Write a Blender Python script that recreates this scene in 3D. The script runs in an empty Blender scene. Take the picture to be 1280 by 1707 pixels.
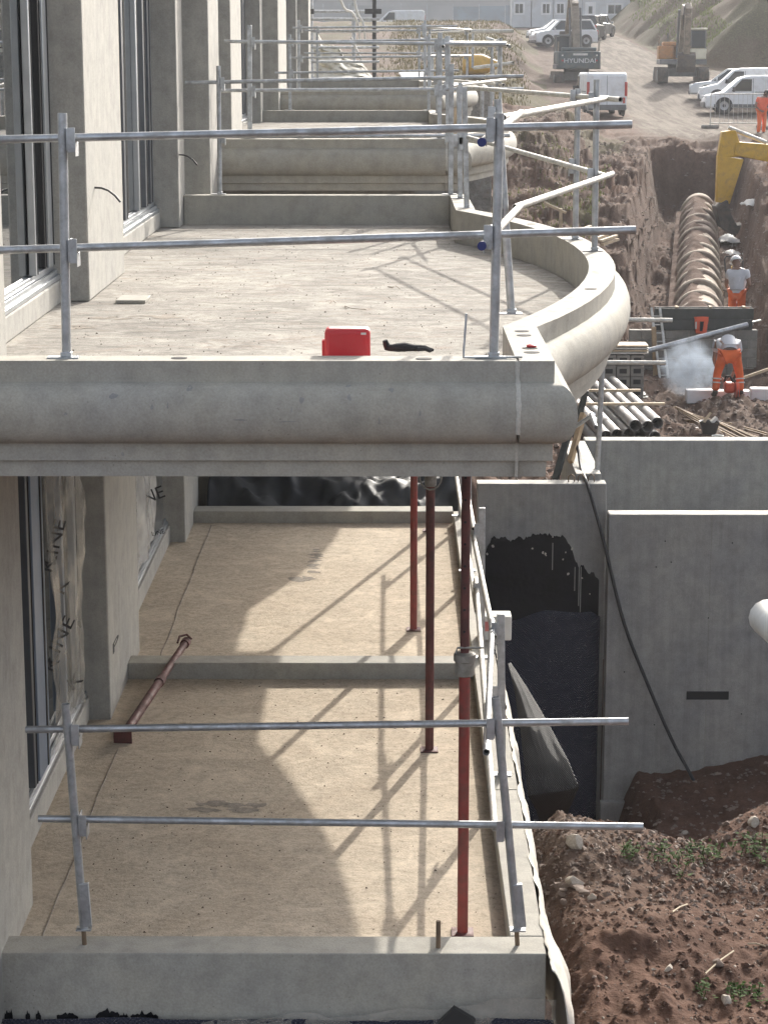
import bpy, bmesh, math, random
import numpy as np
from mathutils import Vector, Matrix
random.seed(7)
R = math.radians
scene = bpy.context.scene
COL = scene.collection

# ------------------------------------------------------------------ camera
F, PW, PH, CZ = 3600.0, 1280.0, 1707.0, 8.0
PITCH, YAW = math.atan(765 / F), math.atan(14 / F)
cam_d = bpy.data.cameras.new('camera')
cam_d.sensor_fit = 'VERTICAL'
cam_d.sensor_height = 36.0
cam_d.lens = 36.0 * F / PH
cam_d.clip_start = 0.1
cam_d.clip_end = 3000
cam = bpy.data.objects.new('camera', cam_d)
cam.location = (0, 0, CZ)
cam.rotation_euler = (R(90) - PITCH, 0, YAW)
COL.objects.link(cam)
scene.camera = cam

# ------------------------------------------------------------------ sky, sun, exposure
SUN_EL, SUN_AZ = R(25.0), R(16.5)
world = bpy.data.worlds.new('World')
scene.world = world
world.use_nodes = True
wn = world.node_tree
sky = wn.nodes.new('ShaderNodeTexSky')
sky.sky_type = 'NISHITA'
sky.sun_disc = False
sky.sun_elevation = SUN_EL
sky.sun_rotation = SUN_AZ
sky.dust_density = 4.0
sky.air_density = 0.8
sky.ozone_density = 0.6
wn.nodes['Background'].inputs[1].default_value = 0.15
sky_desat = wn.nodes.new('ShaderNodeHueSaturation')      # sky saturation cut evenly so shaded faces lose their blue cast
sky_desat.inputs['Saturation'].default_value = 0.45
wn.links.new(sky.outputs[0], sky_desat.inputs['Color'])
wn.links.new(sky_desat.outputs[0], wn.nodes['Background'].inputs[0])
sd = bpy.data.lights.new('sun', 'SUN')
sd.energy = 2.55
sd.angle = R(0.55)
sd.color = (1.0, 0.945, 0.86)
sun = bpy.data.objects.new('sun', sd)
COL.objects.link(sun)
sdir = Vector((math.sin(SUN_AZ) * math.cos(SUN_EL), math.cos(SUN_AZ) * math.cos(SUN_EL), math.sin(SUN_EL)))
sun.rotation_euler = sdir.to_track_quat('Z', 'Y').to_euler()
sun.location = (20, 40, 40)
scene.view_settings.view_transform = 'Standard'
scene.view_settings.look = 'None'
scene.view_settings.gamma = 1.0
scene.view_settings.exposure = 1.22
scene.render.engine = 'CYCLES'

# ------------------------------------------------------------------ helpers
def W(u, v, y):
    """point seen at a pixel, at world depth y"""
    x = (u - 640) / F; q = -(v - 853.5) / F
    fy = math.cos(PITCH) + q * math.sin(PITCH); fz = -math.sin(PITCH) + q * math.cos(PITCH)
    c, s = math.cos(YAW), math.sin(YAW)
    rx, ry = x * c - fy * s, x * s + fy * c
    t = y / ry
    return Vector((rx * t, y, CZ + fz * t))

def abspos(o):
    p = Vector((0, 0, 0))
    while o is not None:
        p += o.location; o = o.parent
    return p

class B:
    def __init__(s): s.v = []; s.f = []
    def add(s, vs, fs):
        n = len(s.v); s.v += [tuple(p) for p in vs]; s.f += [tuple(i + n for i in f) for f in fs]; return s
    def box(s, x0, x1, y0, y1, z0, z1):
        return s.add([(x0,y0,z0),(x1,y0,z0),(x1,y1,z0),(x0,y1,z0),(x0,y0,z1),(x1,y0,z1),(x1,y1,z1),(x0,y1,z1)],
                     [(0,3,2,1),(4,5,6,7),(0,1,5,4),(1,2,6,5),(2,3,7,6),(3,0,4,7)])
    def hexa(s, lo, hi):   # two quads, bottom and top, same winding
        return s.add(list(lo) + list(hi), [(0,3,2,1),(4,5,6,7),(0,1,5,4),(1,2,6,5),(2,3,7,6),(3,0,4,7)])
    def bar(s, p, q, w, h, up=(0,0,1)):
        p, q = Vector(p), Vector(q); d = (q - p).normalized(); a = d.cross(Vector(up))
        if a.length < 1e-4: a = d.cross(Vector((0,1,0)))
        a.normalize(); b = a.cross(d); a *= w / 2; b *= h / 2
        return s.hexa([p - a - b, p + a - b, p + a + b, p - a + b], [q - a - b, q + a - b, q + a + b, q - a + b])
    def tube(s, p, q, r, r2=None, n=12, cap=True):
        return s.path([p, q], [r, r if r2 is None else r2], n, cap)
    def path(s, pts, r, n=8, cap=True):
        pts = [Vector(p) for p in pts]; m = len(pts)
        if not hasattr(r, '__len__'): r = [r] * m
        vs = []; ref = None
        for i, p in enumerate(pts):
            d = (pts[min(i + 1, m - 1)] - pts[max(i - 1, 0)]).normalized()
            if ref is None: ref = Vector((0,0,1)) if abs(d.z) < .9 else Vector((0,1,0))
            a = d.cross(ref).normalized(); b = a.cross(d); ref = b
            for k in range(n):
                t = 2 * math.pi * k / n
                vs.append(p + (a * math.cos(t) + b * math.sin(t)) * r[i])
        fs = [(i*n+k, i*n+(k+1) % n, (i+1)*n+(k+1) % n, (i+1)*n+k) for i in range(m - 1) for k in range(n)]
        if cap: fs += [tuple(range(n))[::-1], tuple((m-1)*n + k for k in range(n))]
        return s.add(vs, fs)
    def pipe(s, p, q, r, t, n=14):
        """hollow tube with real wall"""
        p, q = Vector(p), Vector(q); d = (q - p).normalized()
        ref = Vector((0,0,1)) if abs(d.z) < .9 else Vector((0,1,0))
        a = d.cross(ref).normalized(); b = a.cross(d); vs = []
        for c, rr in ((p, r), (q, r), (q, r - t), (p, r - t)):
            for k in range(n):
                w = 2 * math.pi * k / n; vs.append(c + (a * math.cos(w) + b * math.sin(w)) * rr)
        fs = [(i*n+k, i*n+(k+1) % n, ((i+1) % 4)*n+(k+1) % n, ((i+1) % 4)*n+k) for i in range(4) for k in range(n)]
        return s.add(vs, fs)
    def prism(s, poly, x0, x1, x0t=None):
        """outline in (y,z), extruded along x"""
        n = len(poly)
        vs = [(x0, y, z) for y, z in poly] + [(x1, y, z) for y, z in poly]
        return s.add(vs, [tuple(range(n))[::-1], tuple(range(n, 2*n))] + [(i, (i+1) % n, n+(i+1) % n, n+i) for i in range(n)])
    def slab(s, poly, z0, z1):
        n = len(poly)
        vs = [(x, y, z0) for x, y in poly] + [(x, y, z1) for x, y in poly]
        return s.add(vs, [tuple(range(n))[::-1], tuple(range(n, 2*n))] + [(i, (i+1) % n, n+(i+1) % n, n+i) for i in range(n)])
    def grid(s, fn, nu, nv):
        vs = [fn(i / (nu - 1), j / (nv - 1)) for j in range(nv) for i in range(nu)]
        return s.add(vs, [(j*nu+i, j*nu+i+1, (j+1)*nu+i+1, (j+1)*nu+i) for j in range(nv-1) for i in range(nu-1)])
    def lathe(s, prof, c=(0,0,0), axis='z', n=20):
        vs = []
        for r, h in prof:
            for k in range(n):
                t = 2*math.pi*k/n; a, b = r*math.cos(t), r*math.sin(t)
                vs.append({'z': (c[0]+a, c[1]+b, c[2]+h), 'x': (c[0]+h, c[1]+a, c[2]+b), 'y': (c[0]+a, c[1]+h, c[2]+b)}[axis])
        m = len(prof)
        fs = [(i*n+k, i*n+(k+1) % n, (i+1)*n+(k+1) % n, (i+1)*n+k) for i in range(m-1) for k in range(n)]
        fs += [tuple(range(n))[::-1], tuple((m-1)*n+k for k in range(n))]
        return s.add(vs, fs)
    def build(s, name, mat, parent=None, world=False, smooth=None, bevel=0, solid=0, seg=2):
        me = bpy.data.meshes.new(name)
        off = abspos(parent) if (world and parent is not None) else Vector((0,0,0))
        me.from_pydata([(p[0]-off.x, p[1]-off.y, p[2]-off.z) for p in s.v], [], s.f)
        bm = bmesh.new(); bm.from_mesh(me); bmesh.ops.recalc_face_normals(bm, faces=bm.faces); bm.to_mesh(me); bm.free()
        if smooth:
            me.shade_smooth(); me.set_sharp_from_angle(angle=R(smooth))
        me.materials.append(M[mat])
        o = bpy.data.objects.new(name, me); COL.objects.link(o)
        if parent is not None: o.parent = parent
        if solid:
            m = o.modifiers.new('thickness', 'SOLIDIFY'); m.thickness = solid; m.offset = 0
        if bevel:
            m = o.modifiers.new('edges', 'BEVEL'); m.width = bevel; m.segments = seg; m.limit_method = 'ANGLE'; m.angle_limit = R(35)
            if not smooth: me.shade_smooth(); me.set_sharp_from_angle(angle=R(60))
        return o

def tag(o, label, cat, group=None):
    o['label'] = label; o['category'] = cat
    if group: o['group'] = group
    return o
def thing(name, label, cat, loc=(0,0,0), rz=0, group=None):
    o = bpy.data.objects.new(name, None); COL.objects.link(o)
    o.empty_display_size = .2; o.location = loc; o.rotation_euler = (0, 0, rz)
    return tag(o, label, cat, group)
def copy_tree(o, parent=None):
    c = o.copy(); COL.objects.link(c)
    if parent is not None: c.parent = parent
    for ch in list(o.children): copy_tree(ch, c)
    return c
def struct(o): o['kind'] = 'structure'; return o
def stuff(o): o['kind'] = 'stuff'; return o
TXT = {}
def prepare_text(body):
    cu = bpy.data.curves.new('lettering', 'FONT'); cu.body = body; cu.size = 1; cu.extrude = 1; cu.align_x = 'CENTER'; cu.align_y = 'CENTER'
    t = bpy.data.objects.new('lettering', cu); COL.objects.link(t)
    dg = bpy.context.evaluated_depsgraph_get(); dg.update()
    TXT[body] = bpy.data.meshes.new_from_object(t.evaluated_get(dg)); bpy.data.objects.remove(t); bpy.data.curves.remove(cu)
for _b in ('P', 'K LINE', 'LINE', 'K', 'NE', 'HYUNDAI'): prepare_text(_b)
def text_part(body, size, mat, parent, mtx, depth=.004, name='lettering'):
    me = TXT[body].copy(); me.transform(Matrix.Diagonal((size, size, depth, 1)))
    me.materials.clear(); me.materials.append(M[mat]); me.transform(mtx)
    o = bpy.data.objects.new(name, me); COL.objects.link(o); o.parent = parent
    return o

# numpy value noise
_rs = np.random.RandomState(3); _T = _rs.rand(512, 512)
def vnoise(x, y):
    xi, yi = np.floor(x).astype(int), np.floor(y).astype(int); fx, fy = x - xi, y - yi
    fx = fx*fx*(3-2*fx); fy = fy*fy*(3-2*fy)
    a = _T[xi % 512, yi % 512]; b = _T[(xi+1) % 512, yi % 512]; c = _T[xi % 512, (yi+1) % 512]; d = _T[(xi+1) % 512, (yi+1) % 512]
    return (a*(1-fx)+b*fx)*(1-fy) + (c*(1-fx)+d*fx)*fy
def fbm(x, y, o=4, g=.5):
    s = 0; a = 1; t = 0
    for i in range(o):
        s = s + a*(vnoise(x*2**i+17*i, y*2**i+31*i)-.5); t += a; a *= g
    return s/t*2
_TL = _T.tolist()
def nz(x, y, o=3):
    s = 0.0; a = 1.0; t = 0.0
    for i in range(o):
        X = x*2**i+17*i; Y = y*2**i+31*i; xi = math.floor(X); yi = math.floor(Y); fx = X-xi; fy = Y-yi
        fx = fx*fx*(3-2*fx); fy = fy*fy*(3-2*fy); r0 = _TL[xi % 512]; r1 = _TL[(xi+1) % 512]; j = yi % 512; k = (yi+1) % 512
        s += a*((r0[j]*(1-fx)+r1[j]*fx)*(1-fy)+(r0[k]*(1-fx)+r1[k]*fx)*fy-.5); t += a; a *= .5
    return s/t*2
def S(a, b, x):
    t = np.clip((x-a)/(b-a), 0, 1); return t*t*(3-2*t)

# ------------------------------------------------------------------ materials
M = {}
def newmat(name):
    m = bpy.data.materials.new(name); m.use_nodes = True; M[name] = m
    nt = m.node_tree; return m, nt, nt.nodes['Principled BSDF']
def N(nt, t, **kw):
    n = nt.nodes.new(t)
    for k, v in kw.items():
        if k in n.inputs: n.inputs[k].default_value = v
        else: setattr(n, k, v)
    return n
def coords(nt, scale=(1,1,1), kind='Object', rot=(0,0,0)):
    tc = N(nt, 'ShaderNodeTexCoord'); mp = N(nt, 'ShaderNodeMapping'); mp.inputs['Scale'].default_value = scale; mp.inputs['Rotation'].default_value = rot
    nt.links.new(tc.outputs[kind], mp.inputs[0]); return mp.outputs[0]
def noise(nt, vec, scale, detail=4, rough=.55, dist=0):
    n = N(nt, 'ShaderNodeTexNoise'); n.inputs['Scale'].default_value = scale; n.inputs['Detail'].default_value = detail
    n.inputs['Roughness'].default_value = rough; n.inputs['Distortion'].default_value = dist
    nt.links.new(vec, n.inputs['Vector']); return n.outputs['Fac']
def ramp(nt, fac, stops):
    r = N(nt, 'ShaderNodeValToRGB'); e = r.color_ramp.elements
    while len(e) < len(stops): e.new(.5)
    for i, (p, c) in enumerate(stops):
        e[i].position = p; e[i].color = (c, c, c, 1) if isinstance(c, (int, float)) else (*c, 1)
    nt.links.new(fac, r.inputs[0]); return r.outputs[0]
def mix(nt, fac, a, b, mode='MIX'):
    n = N(nt, 'ShaderNodeMix', data_type='RGBA', blend_type=mode)
    def put(i, x):
        if isinstance(x, (int, float)): n.inputs[i].default_value = x if i == 0 else (x, x, x, 1)
        elif isinstance(x, tuple): n.inputs[i].default_value = (*x, 1)
        else: nt.links.new(x, n.inputs[i])
    put(0, fac); put(6, a); put(7, b); return n.outputs[2]
def bump(nt, bs, h, strength=.3, dist=.02, prev=None):
    b = N(nt, 'ShaderNodeBump'); b.inputs['Strength'].default_value = strength; b.inputs['Distance'].default_value = dist
    nt.links.new(h, b.inputs['Height'])
    if prev is not None: nt.links.new(prev, b.inputs['Normal'])
    nt.links.new(b.outputs[0], bs.inputs['Normal']); return b.outputs[0]

def concrete(name, c, rough=.85, streak=.25, pores=.5, bscale=1.0, warm=(1.0, .97, .9), blotch=.3):
    m, nt, bs = newmat(name); co = coords(nt)
    big = noise(nt, co, 1.3, 5, .6, .4); mid = noise(nt, co, 7, 5, .65); fine = noise(nt, co, 90, 3, .6)
    dark = tuple(x*(1-blotch) for x in c); lite = tuple(min(1, x*(1+blotch*.45)*w) for x, w in zip(c, warm))
    col = mix(nt, ramp(nt, big, [(.32, 0), (.68, 1)]), dark, lite)
    col = mix(nt, .55, col, ramp(nt, mid, [(.25, .55), (.6, 1.0)]), 'MULTIPLY')
    col = mix(nt, .35, col, ramp(nt, fine, [(.3, .6), (.65, 1.1)]), 'MULTIPLY')
    if streak:
        st = noise(nt, coords(nt, (9, 9, .55)), 1.6, 4, .6)
        col = mix(nt, streak, col, ramp(nt, st, [(.38, .45), (.56, 1.0)]), 'MULTIPLY')
    if pores:
        v = N(nt, 'ShaderNodeTexVoronoi'); v.inputs['Scale'].default_value = 26; nt.links.new(co, v.inputs['Vector'])
        gate = ramp(nt, noise(nt, co, 4, 2), [(.5, 0), (.6, 1)])
        pm = mix(nt, 1.0, ramp(nt, v.outputs['Distance'], [(.06, 1), (.13, 0)]), gate, 'MULTIPLY')
        col = mix(nt, mix(nt, pores, 0.0, pm), col, tuple(x*.35 for x in c))
    nt.links.new(col, bs.inputs['Base Color']); bs.inputs['Roughness'].default_value = rough
    bs.inputs['Specular IOR Level'].default_value = .3
    n1 = bump(nt, bs, mid, .25*bscale, .01); bump(nt, bs, fine, .35*bscale, .004, n1)
    return m
concrete('ledge_concrete', (.43, .415, .375), streak=.07, pores=.6, blotch=.09)
concrete('pier_concrete', (.43, .418, .385), streak=.12, pores=.1, blotch=.08, warm=(1, .99, .965))
concrete('wall_concrete', (.35, .35, .345), streak=.2, pores=.5, blotch=.17)
concrete('block_concrete', (.30, .29, .27), streak=.1, pores=.6, blotch=.3)
concrete('mortar', (.52, .5, .46), streak=0, pores=.3, bscale=2.5)
concrete('plaster_top', (.68, .67, .63), streak=0, pores=.8, bscale=3, blotch=.45)

def slab_mat(name, c1, c2, rust, grain=.35, speck=.5, scuff=.5):
    m, nt, bs = newmat(name); co = coords(nt)
    big = noise(nt, co, .8, 6, .62, .8); scr = noise(nt, coords(nt, (1.0, 4.5, 1)), 2.6, 7, .72, 1.2); fine = noise(nt, co, 70, 4, .7); mid = noise(nt, co, 9, 6, .7, .5); sp = noise(nt, co, 24, 5, .75)
    col = mix(nt, ramp(nt, big, [(.3, 0), (.7, 1)]), c1, c2)
    col = mix(nt, grain, col, ramp(nt, scr, [(.36, .45), (.5, .95), (.64, 1.2)]), 'MULTIPLY')
    col = mix(nt, .45, col, ramp(nt, mid, [(.3, .6), (.6, 1.08)]), 'MULTIPLY')
    col = mix(nt, speck, col, ramp(nt, sp, [(.34, .5), (.5, 1.0), (.7, 1.18)]), 'MULTIPLY')
    col = mix(nt, .4, col, ramp(nt, fine, [(.3, .5), (.6, 1.12)]), 'MULTIPLY')
    rs = ramp(nt, noise(nt, coords(nt, (1, 2.0, 1)), 2.1, 7, .78, 1.4), [(.53, 0), (.66, 1)])
    col = mix(nt, mix(nt, rust, 0.0, rs), col, (.27, .17, .115))
    dk = ramp(nt, noise(nt, coords(nt, (.9, 2.2, 1)), 1.5, 9, .82, 1.0), [(.49, 0), (.62, 1)])
    col = mix(nt, mix(nt, scuff, 0.0, dk), col, tuple(x*.42 for x in c1))
    dust = ramp(nt, noise(nt, co, 2.7, 8, .75, .8), [(.51, 0), (.63, 1)])
    col = mix(nt, mix(nt, .45, 0.0, dust), col, tuple(min(.8, x*1.3) for x in c2))
    nt.links.new(col, bs.inputs['Base Color']); bs.inputs['Roughness'].default_value = .95; bs.inputs['Specular IOR Level'].default_value = .15
    a = bump(nt, bs, scr, .35*grain*2, .02); b = bump(nt, bs, mid, .4, .012, a); c = bump(nt, bs, sp, .5, .008, b); bump(nt, bs, fine, .5, .005, c)
slab_mat('slab_screed', (.29, .27, .24), (.42, .395, .35), .42, .26, .5, .6)
slab_mat('terrace_screed', (.50, .415, .315), (.57, .49, .385), .06, .05, .5, .14)
slab_mat('slab_damp', (.27, .235, .195), (.36, .32, .27), .1, .2, .6, .4)

def simple(name, c, rough=.5, metal=0, var=.2, vs=6, bstr=.1, dirt=None, dirt_amt=.5, dscale=3, spec=.5, bs_scale=40):
    m, nt, bs = newmat(name); co = coords(nt)
    n = noise(nt, co, vs, 5, .6); f2 = noise(nt, co, bs_scale, 3, .6)
    col = mix(nt, ramp(nt, n, [(.3, 0), (.7, 1)]), tuple(x*(1-var) for x in c), tuple(min(1, x*(1+var*.5)) for x in c))
    if dirt is not None:
        d = ramp(nt, noise(nt, co, dscale, 6, .7, .5), [(.45, 0), (.62, 1)])
        col = mix(nt, mix(nt, dirt_amt, 0.0, d), col, dirt)
        rr = mix(nt, d, rough, min(1, rough+.3)); nt.links.new(rr, bs.inputs['Roughness'])
    else: bs.inputs['Roughness'].default_value = rough
    nt.links.new(col, bs.inputs['Base Color']); bs.inputs['Metallic'].default_value = metal; bs.inputs['Specular IOR Level'].default_value = spec
    if bstr: bump(nt, bs, f2, bstr, .005)
    return m
simple('galvanised', (.50, .52, .54), .42, .75, .3, 14, .12, (.36, .35, .33), .5, 9)
simple('galvanised_sunlit', (.60, .59, .55), .5, .35, .25, 14, .12, (.42, .38, .3), .45, 8)  # galvanised steel with its cream look in sunlight put into the colour
simple('steel_dark', (.09, .09, .09), .6, .5, .3, 10)
simple('hole_shade', (.02, .02, .02), .9, 0, .2)  # near-black standing in for the shade inside tubes, holes and slots
simple('blue_cap', (.02, .03, .15), .5)
simple('red_paint', (.27, .045, .036), .5, 0, .3, 8, .15, (.14, .075, .055), .7, 7)
simple('red_dark', (.13, .035, .03), .6, 0, .35, 8, .2, (.07, .045, .04), .7, 9)
simple('prop_steel', (.33, .32, .29), .5, .6, .3, 12, .2, (.2, .17, .13), .5, 8)
simple('red_plastic', (.55, .018, .025), .38, 0, .12, 3, .04, (.5, .12, .1), .25, 5)
simple('black_rubber', (.015, .015, .016), .7, 0, .3)
simple('black_cloth', (.018, .018, .02), .9, 0, .3)
simple('frame_anthracite', (.10, .11, .125), .4, .4, .15, 5, 0)
simple('frame_silver', (.42, .44, .46), .38, .6, .12, 5, 0)
simple('frame_blue', (.20, .25, .33), .4, .4, .15, 5, 0)
simple('timber', (.42, .30, .18), .8, 0, .35, 7, .3)
simple('timber_pale', (.55, .43, .29), .8, 0, .3, 7, .3)
simple('timber_dark', (.05, .055, .05), .7, 0, .35, 5, .3)
simple('pvc_grey', (.19, .187, .184), .45, 0, .2, 4, .05, (.3, .24, .19), .4, 4)
simple('pvc_bore_shade', (.025, .025, .03), .8, 0, .2)  # near-black standing in for the shade inside the drain pipes
simple('culvert', (.40, .33, .25), .9, 0, .25, 4, .25, (.20, .14, .11), .9, 1.1)
simple('bitumen', (.004, .0045, .007), .45, 0, .8, 5, .8, (.012, .012, .014), .9, 6, spec=.2, bs_scale=14)
simple('cable_black', (.022, .022, .024), .6, 0, .3)
simple('white_paint', (.74, .75, .76), .35, 0, .06, 3, 0, (.5, .47, .43), .35, 2.5)
simple('white_sheet', (.66, .65, .62), .75, 0, .2, 3, .3, (.45, .40, .33), .5, 3)
simple('car_silver', (.50, .52, .54), .3, .5, .08, 3, 0)
simple('car_dark', (.035, .04, .05), .3, .3, .1, 3, 0)
simple('car_glass', (.03, .04, .045), .12, 0, .2, 3, 0)
simple('tyre', (.02, .02, .02), .85, 0, .3, 20, .3)
simple('rim', (.35, .35, .36), .4, .7, .1)
simple('lamp_red', (.45, .03, .02), .3); simple('lamp_clear', (.75, .75, .72), .2)
simple('track_steel', (.085, .075, .065), .8, .3, .4, 8, .4, (.16, .12, .09), .7, 4)
simple('exc_teal', (.045, .075, .085), .55, 0, .2, 3, .1, (.17, .14, .11), .5, 3)
simple('exc_orange', (.50, .22, .06), .5, 0, .2, 3, .1, (.25, .18, .12), .5, 3)
simple('exc_boom', (.26, .21, .155), .6, .1, .3, 4, .2, (.12, .10, .08), .6, 3)
simple('exc_yellow', (.62, .36, .015), .45, 0, .15, 3, .1, (.25, .17, .07), .4, 3)
simple('exc_grey', (.14, .14, .14), .6, .1, .3, 4, .2)
simple('cream_paint', (.66, .62, .48), .5, 0, .15, 3, 0)
simple('cabin_white', (.56, .58, .60), .55, 0, .1, .6, .05, (.42, .40, .37), .4, .7)
simple('fence_panel', (.27, .32, .37), .6, 0, .15, .5, .05, (.25, .23, .2), .4, .6)
simple('warehouse', (.40, .40, .40), .8, 0, .15, .2, .1)
simple('roof_blue', (.14, .16, .21), .5, 0, .2, .5, 0)
simple('drum_yellow', (.62, .36, .06), .5, 0, .2)
simple('orange_cloth', (.75, .14, .03), .8, 0, .15, 6, .2)
simple('orange_vest', (.78, .12, .05), .8, 0, .15, 6, .2)
simple('reflective', (.62, .60, .56), .45, 0, .15)
simple('shirt', (.52, .53, .56), .85, 0, .15, 5, .2)
simple('skin_tone', (.22, .125, .085), .55, 0, .12, 6, .05)
simple('hair_dark', (.02, .015, .012), .7)
simple('helmet_white', (.75, .75, .73), .3, 0, .05)
simple('boot', (.05, .04, .03), .8)
simple('saw_orange', (.60, .07, .02), .45, 0, .2)
simple('brick_white', (.70, .68, .63), .85, 0, .12, 6, .2)
simple('pink_print', (.62, .22, .2), .8)
simple('ink', (.012, .012, .015), .7, 0, .1)
simple('rebar', (.20, .14, .09), .75, .3, .3, 8)
simple('bucket_black', (.03, .03, .03), .6); simple('bucket_white', (.6, .6, .57), .6, 0, .15)
simple('stone', (.19, .14, .11), .9, 0, .35, 5, .4)
simple('stone_pale', (.42, .37, .31), .9, 0, .3, 5, .4)
simple('twig', (.52, .44, .31), .85, 0, .2)
simple('tarp_black', (.014, .017, .021), .62, 0, .3, 5, .05, (.10, .10, .09), .3, 3)
simple('geotextile', (.63, .60, .53), .9, 0, .15, 5, .3, (.42, .36, .28), .45, 4)

def glass(name, c=(.6, .65, .65), rough=.02, alpha=.75):
    m, nt, bs = newmat(name)
    bs.inputs['Base Color'].default_value = (*c, 1); bs.inputs['Roughness'].default_value = rough; bs.inputs['Transmission Weight'].default_value = alpha
    bs.inputs['IOR'].default_value = 1.5
glass('window_glass', (.03, .036, .04), .012, 0); M['window_glass'].node_tree.nodes['Principled BSDF'].inputs['IOR'].default_value = 2.3
def film(name, tint, tr):
    m, nt, bs = newmat(name); co = coords(nt)
    bs.inputs['Base Color'].default_value = (*tint, 1); bs.inputs['Roughness'].default_value = .16; bs.inputs['Specular IOR Level'].default_value = 1.0
    t = N(nt, 'ShaderNodeBsdfTransparent'); mx = N(nt, 'ShaderNodeMixShader')
    f = ramp(nt, noise(nt, co, 5, 4), [(.3, 1-tr-.15), (.7, min(1, 1-tr+.2))])
    nt.links.new(f, mx.inputs[0]); nt.links.new(t.outputs[0], mx.inputs[1]); nt.links.new(bs.outputs[0], mx.inputs[2])
    nt.links.new(mx.outputs[0], nt.nodes['Material Output'].inputs[0])
film('clear_film', (.60, .57, .50), .70)
film('milky_film', (.68, .68, .66), .42)

def dimple(name, c, sc=(28, 28, 28)):
    m, nt, bs = newmat(name)
    tc = N(nt, 'ShaderNodeTexCoord'); w = []
    uv = tc.outputs['UV']
    sx = N(nt, 'ShaderNodeSeparateXYZ'); nt.links.new(uv, sx.inputs[0])
    for i in (0, 1):
        a = N(nt, 'ShaderNodeMath', operation='MULTIPLY'); a.inputs[1].default_value = 2*math.pi*22; nt.links.new(sx.outputs[i], a.inputs[0])
        b = N(nt, 'ShaderNodeMath', operation='SINE'); nt.links.new(a.outputs[0], b.inputs[0]); w.append(b.outputs[0])
    h = N(nt, 'ShaderNodeMath', operation='MULTIPLY'); nt.links.new(w[0], h.inputs[0]); nt.links.new(w[1], h.inputs[1])
    bs.inputs['Base Color'].default_value = (*c, 1); bs.inputs['Roughness'].default_value = .6; bs.inputs['Specular IOR Level'].default_value = .25
    bump(nt, bs, h.outputs[0], .9, .012)
dimple('dimple_membrane', (.06, .063, .09)); dimple('dimple_sunlit', (.03, .03, .031))

def soil():
    m, nt, bs = newmat('soil'); co = coords(nt)
    vc = N(nt, 'ShaderNodeVertexColor', layer_name='zone')
    sp = N(nt, 'ShaderNodeSeparateColor'); nt.links.new(vc.outputs[0], sp.inputs[0])
    n1 = noise(nt, co, 1.2, 8, .65, .3); n2 = noise(nt, co, 9, 6, .7); n3 = noise(nt, co, 45, 4, .7)
    red = mix(nt, ramp(nt, n1, [(.3, 0), (.7, 1)]), (.085, .046, .033), (.15, .087, .061))
    gry = mix(nt, ramp(nt, n1, [(.3, 0), (.7, 1)]), (.095, .074, .058), (.158, .13, .105))
    col = mix(nt, sp.outputs[0], red, gry)
    grs = mix(nt, ramp(nt, n2, [(.35, 0), (.65, 1)]), (.04, .043, .018), (.12, .11, .055))
    gf = mix(nt, 1.0, sp.outputs[1], ramp(nt, n2, [(.35, .3), (.55, 1.0)]), 'MULTIPLY')
    col = mix(nt, gf, col, grs)
    trk = noise(nt, coords(nt, (1.6, .10, 1), rot=(0, 0, R(-6))), 1.6, 5, .65, .3)
    tf = mix(nt, 1.0, sp.outputs[2], ramp(nt, trk, [(.42, 0), (.6, 1)]), 'MULTIPLY')
    col = mix(nt, tf, col, (.215, .185, .15))
    col = mix(nt, .5, col, ramp(nt, n2, [(.3, .55), (.62, 1.15)]), 'MULTIPLY')
    col = mix(nt, .4, col, ramp(nt, n3, [(.3, .5), (.6, 1.15)]), 'MULTIPLY')
    nt.links.new(col, bs.inputs['Base Color']); bs.inputs['Roughness'].default_value = 1.0; bs.inputs['Specular IOR Level'].default_value = .1
    a = bump(nt, bs, n2, .6, .04); bump(nt, bs, n3, .6, .015, a)
soil()
def leaf(name, c1, c2):
    m, nt, bs = newmat(name); co = coords(nt)
    col = mix(nt, ramp(nt, noise(nt, co, 3, 3), [(.3, 0), (.7, 1)]), c1, c2); nt.links.new(col, bs.inputs['Base Color'])
    bs.inputs['Roughness'].default_value = .8; bs.inputs['Specular IOR Level'].default_value = .15
    t = N(nt, 'ShaderNodeBsdfTranslucent'); nt.links.new(col, t.inputs[0]); mx = N(nt, 'ShaderNodeMixShader'); mx.inputs[0].default_value = .4
    nt.links.new(bs.outputs[0], mx.inputs[1]); nt.links.new(t.outputs[0], mx.inputs[2]); nt.links.new(mx.outputs[0], nt.nodes['Material Output'].inputs[0])
leaf('sheet_translucent', (.62, .60, .53), (.74, .72, .66)); leaf('weed_leaf', (.035, .075, .014), (.075, .125, .028)); leaf('dry_grass', (.085, .075, .032), (.17, .14, .07)); leaf('green_grass', (.09, .12, .03), (.17, .18, .06))
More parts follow.
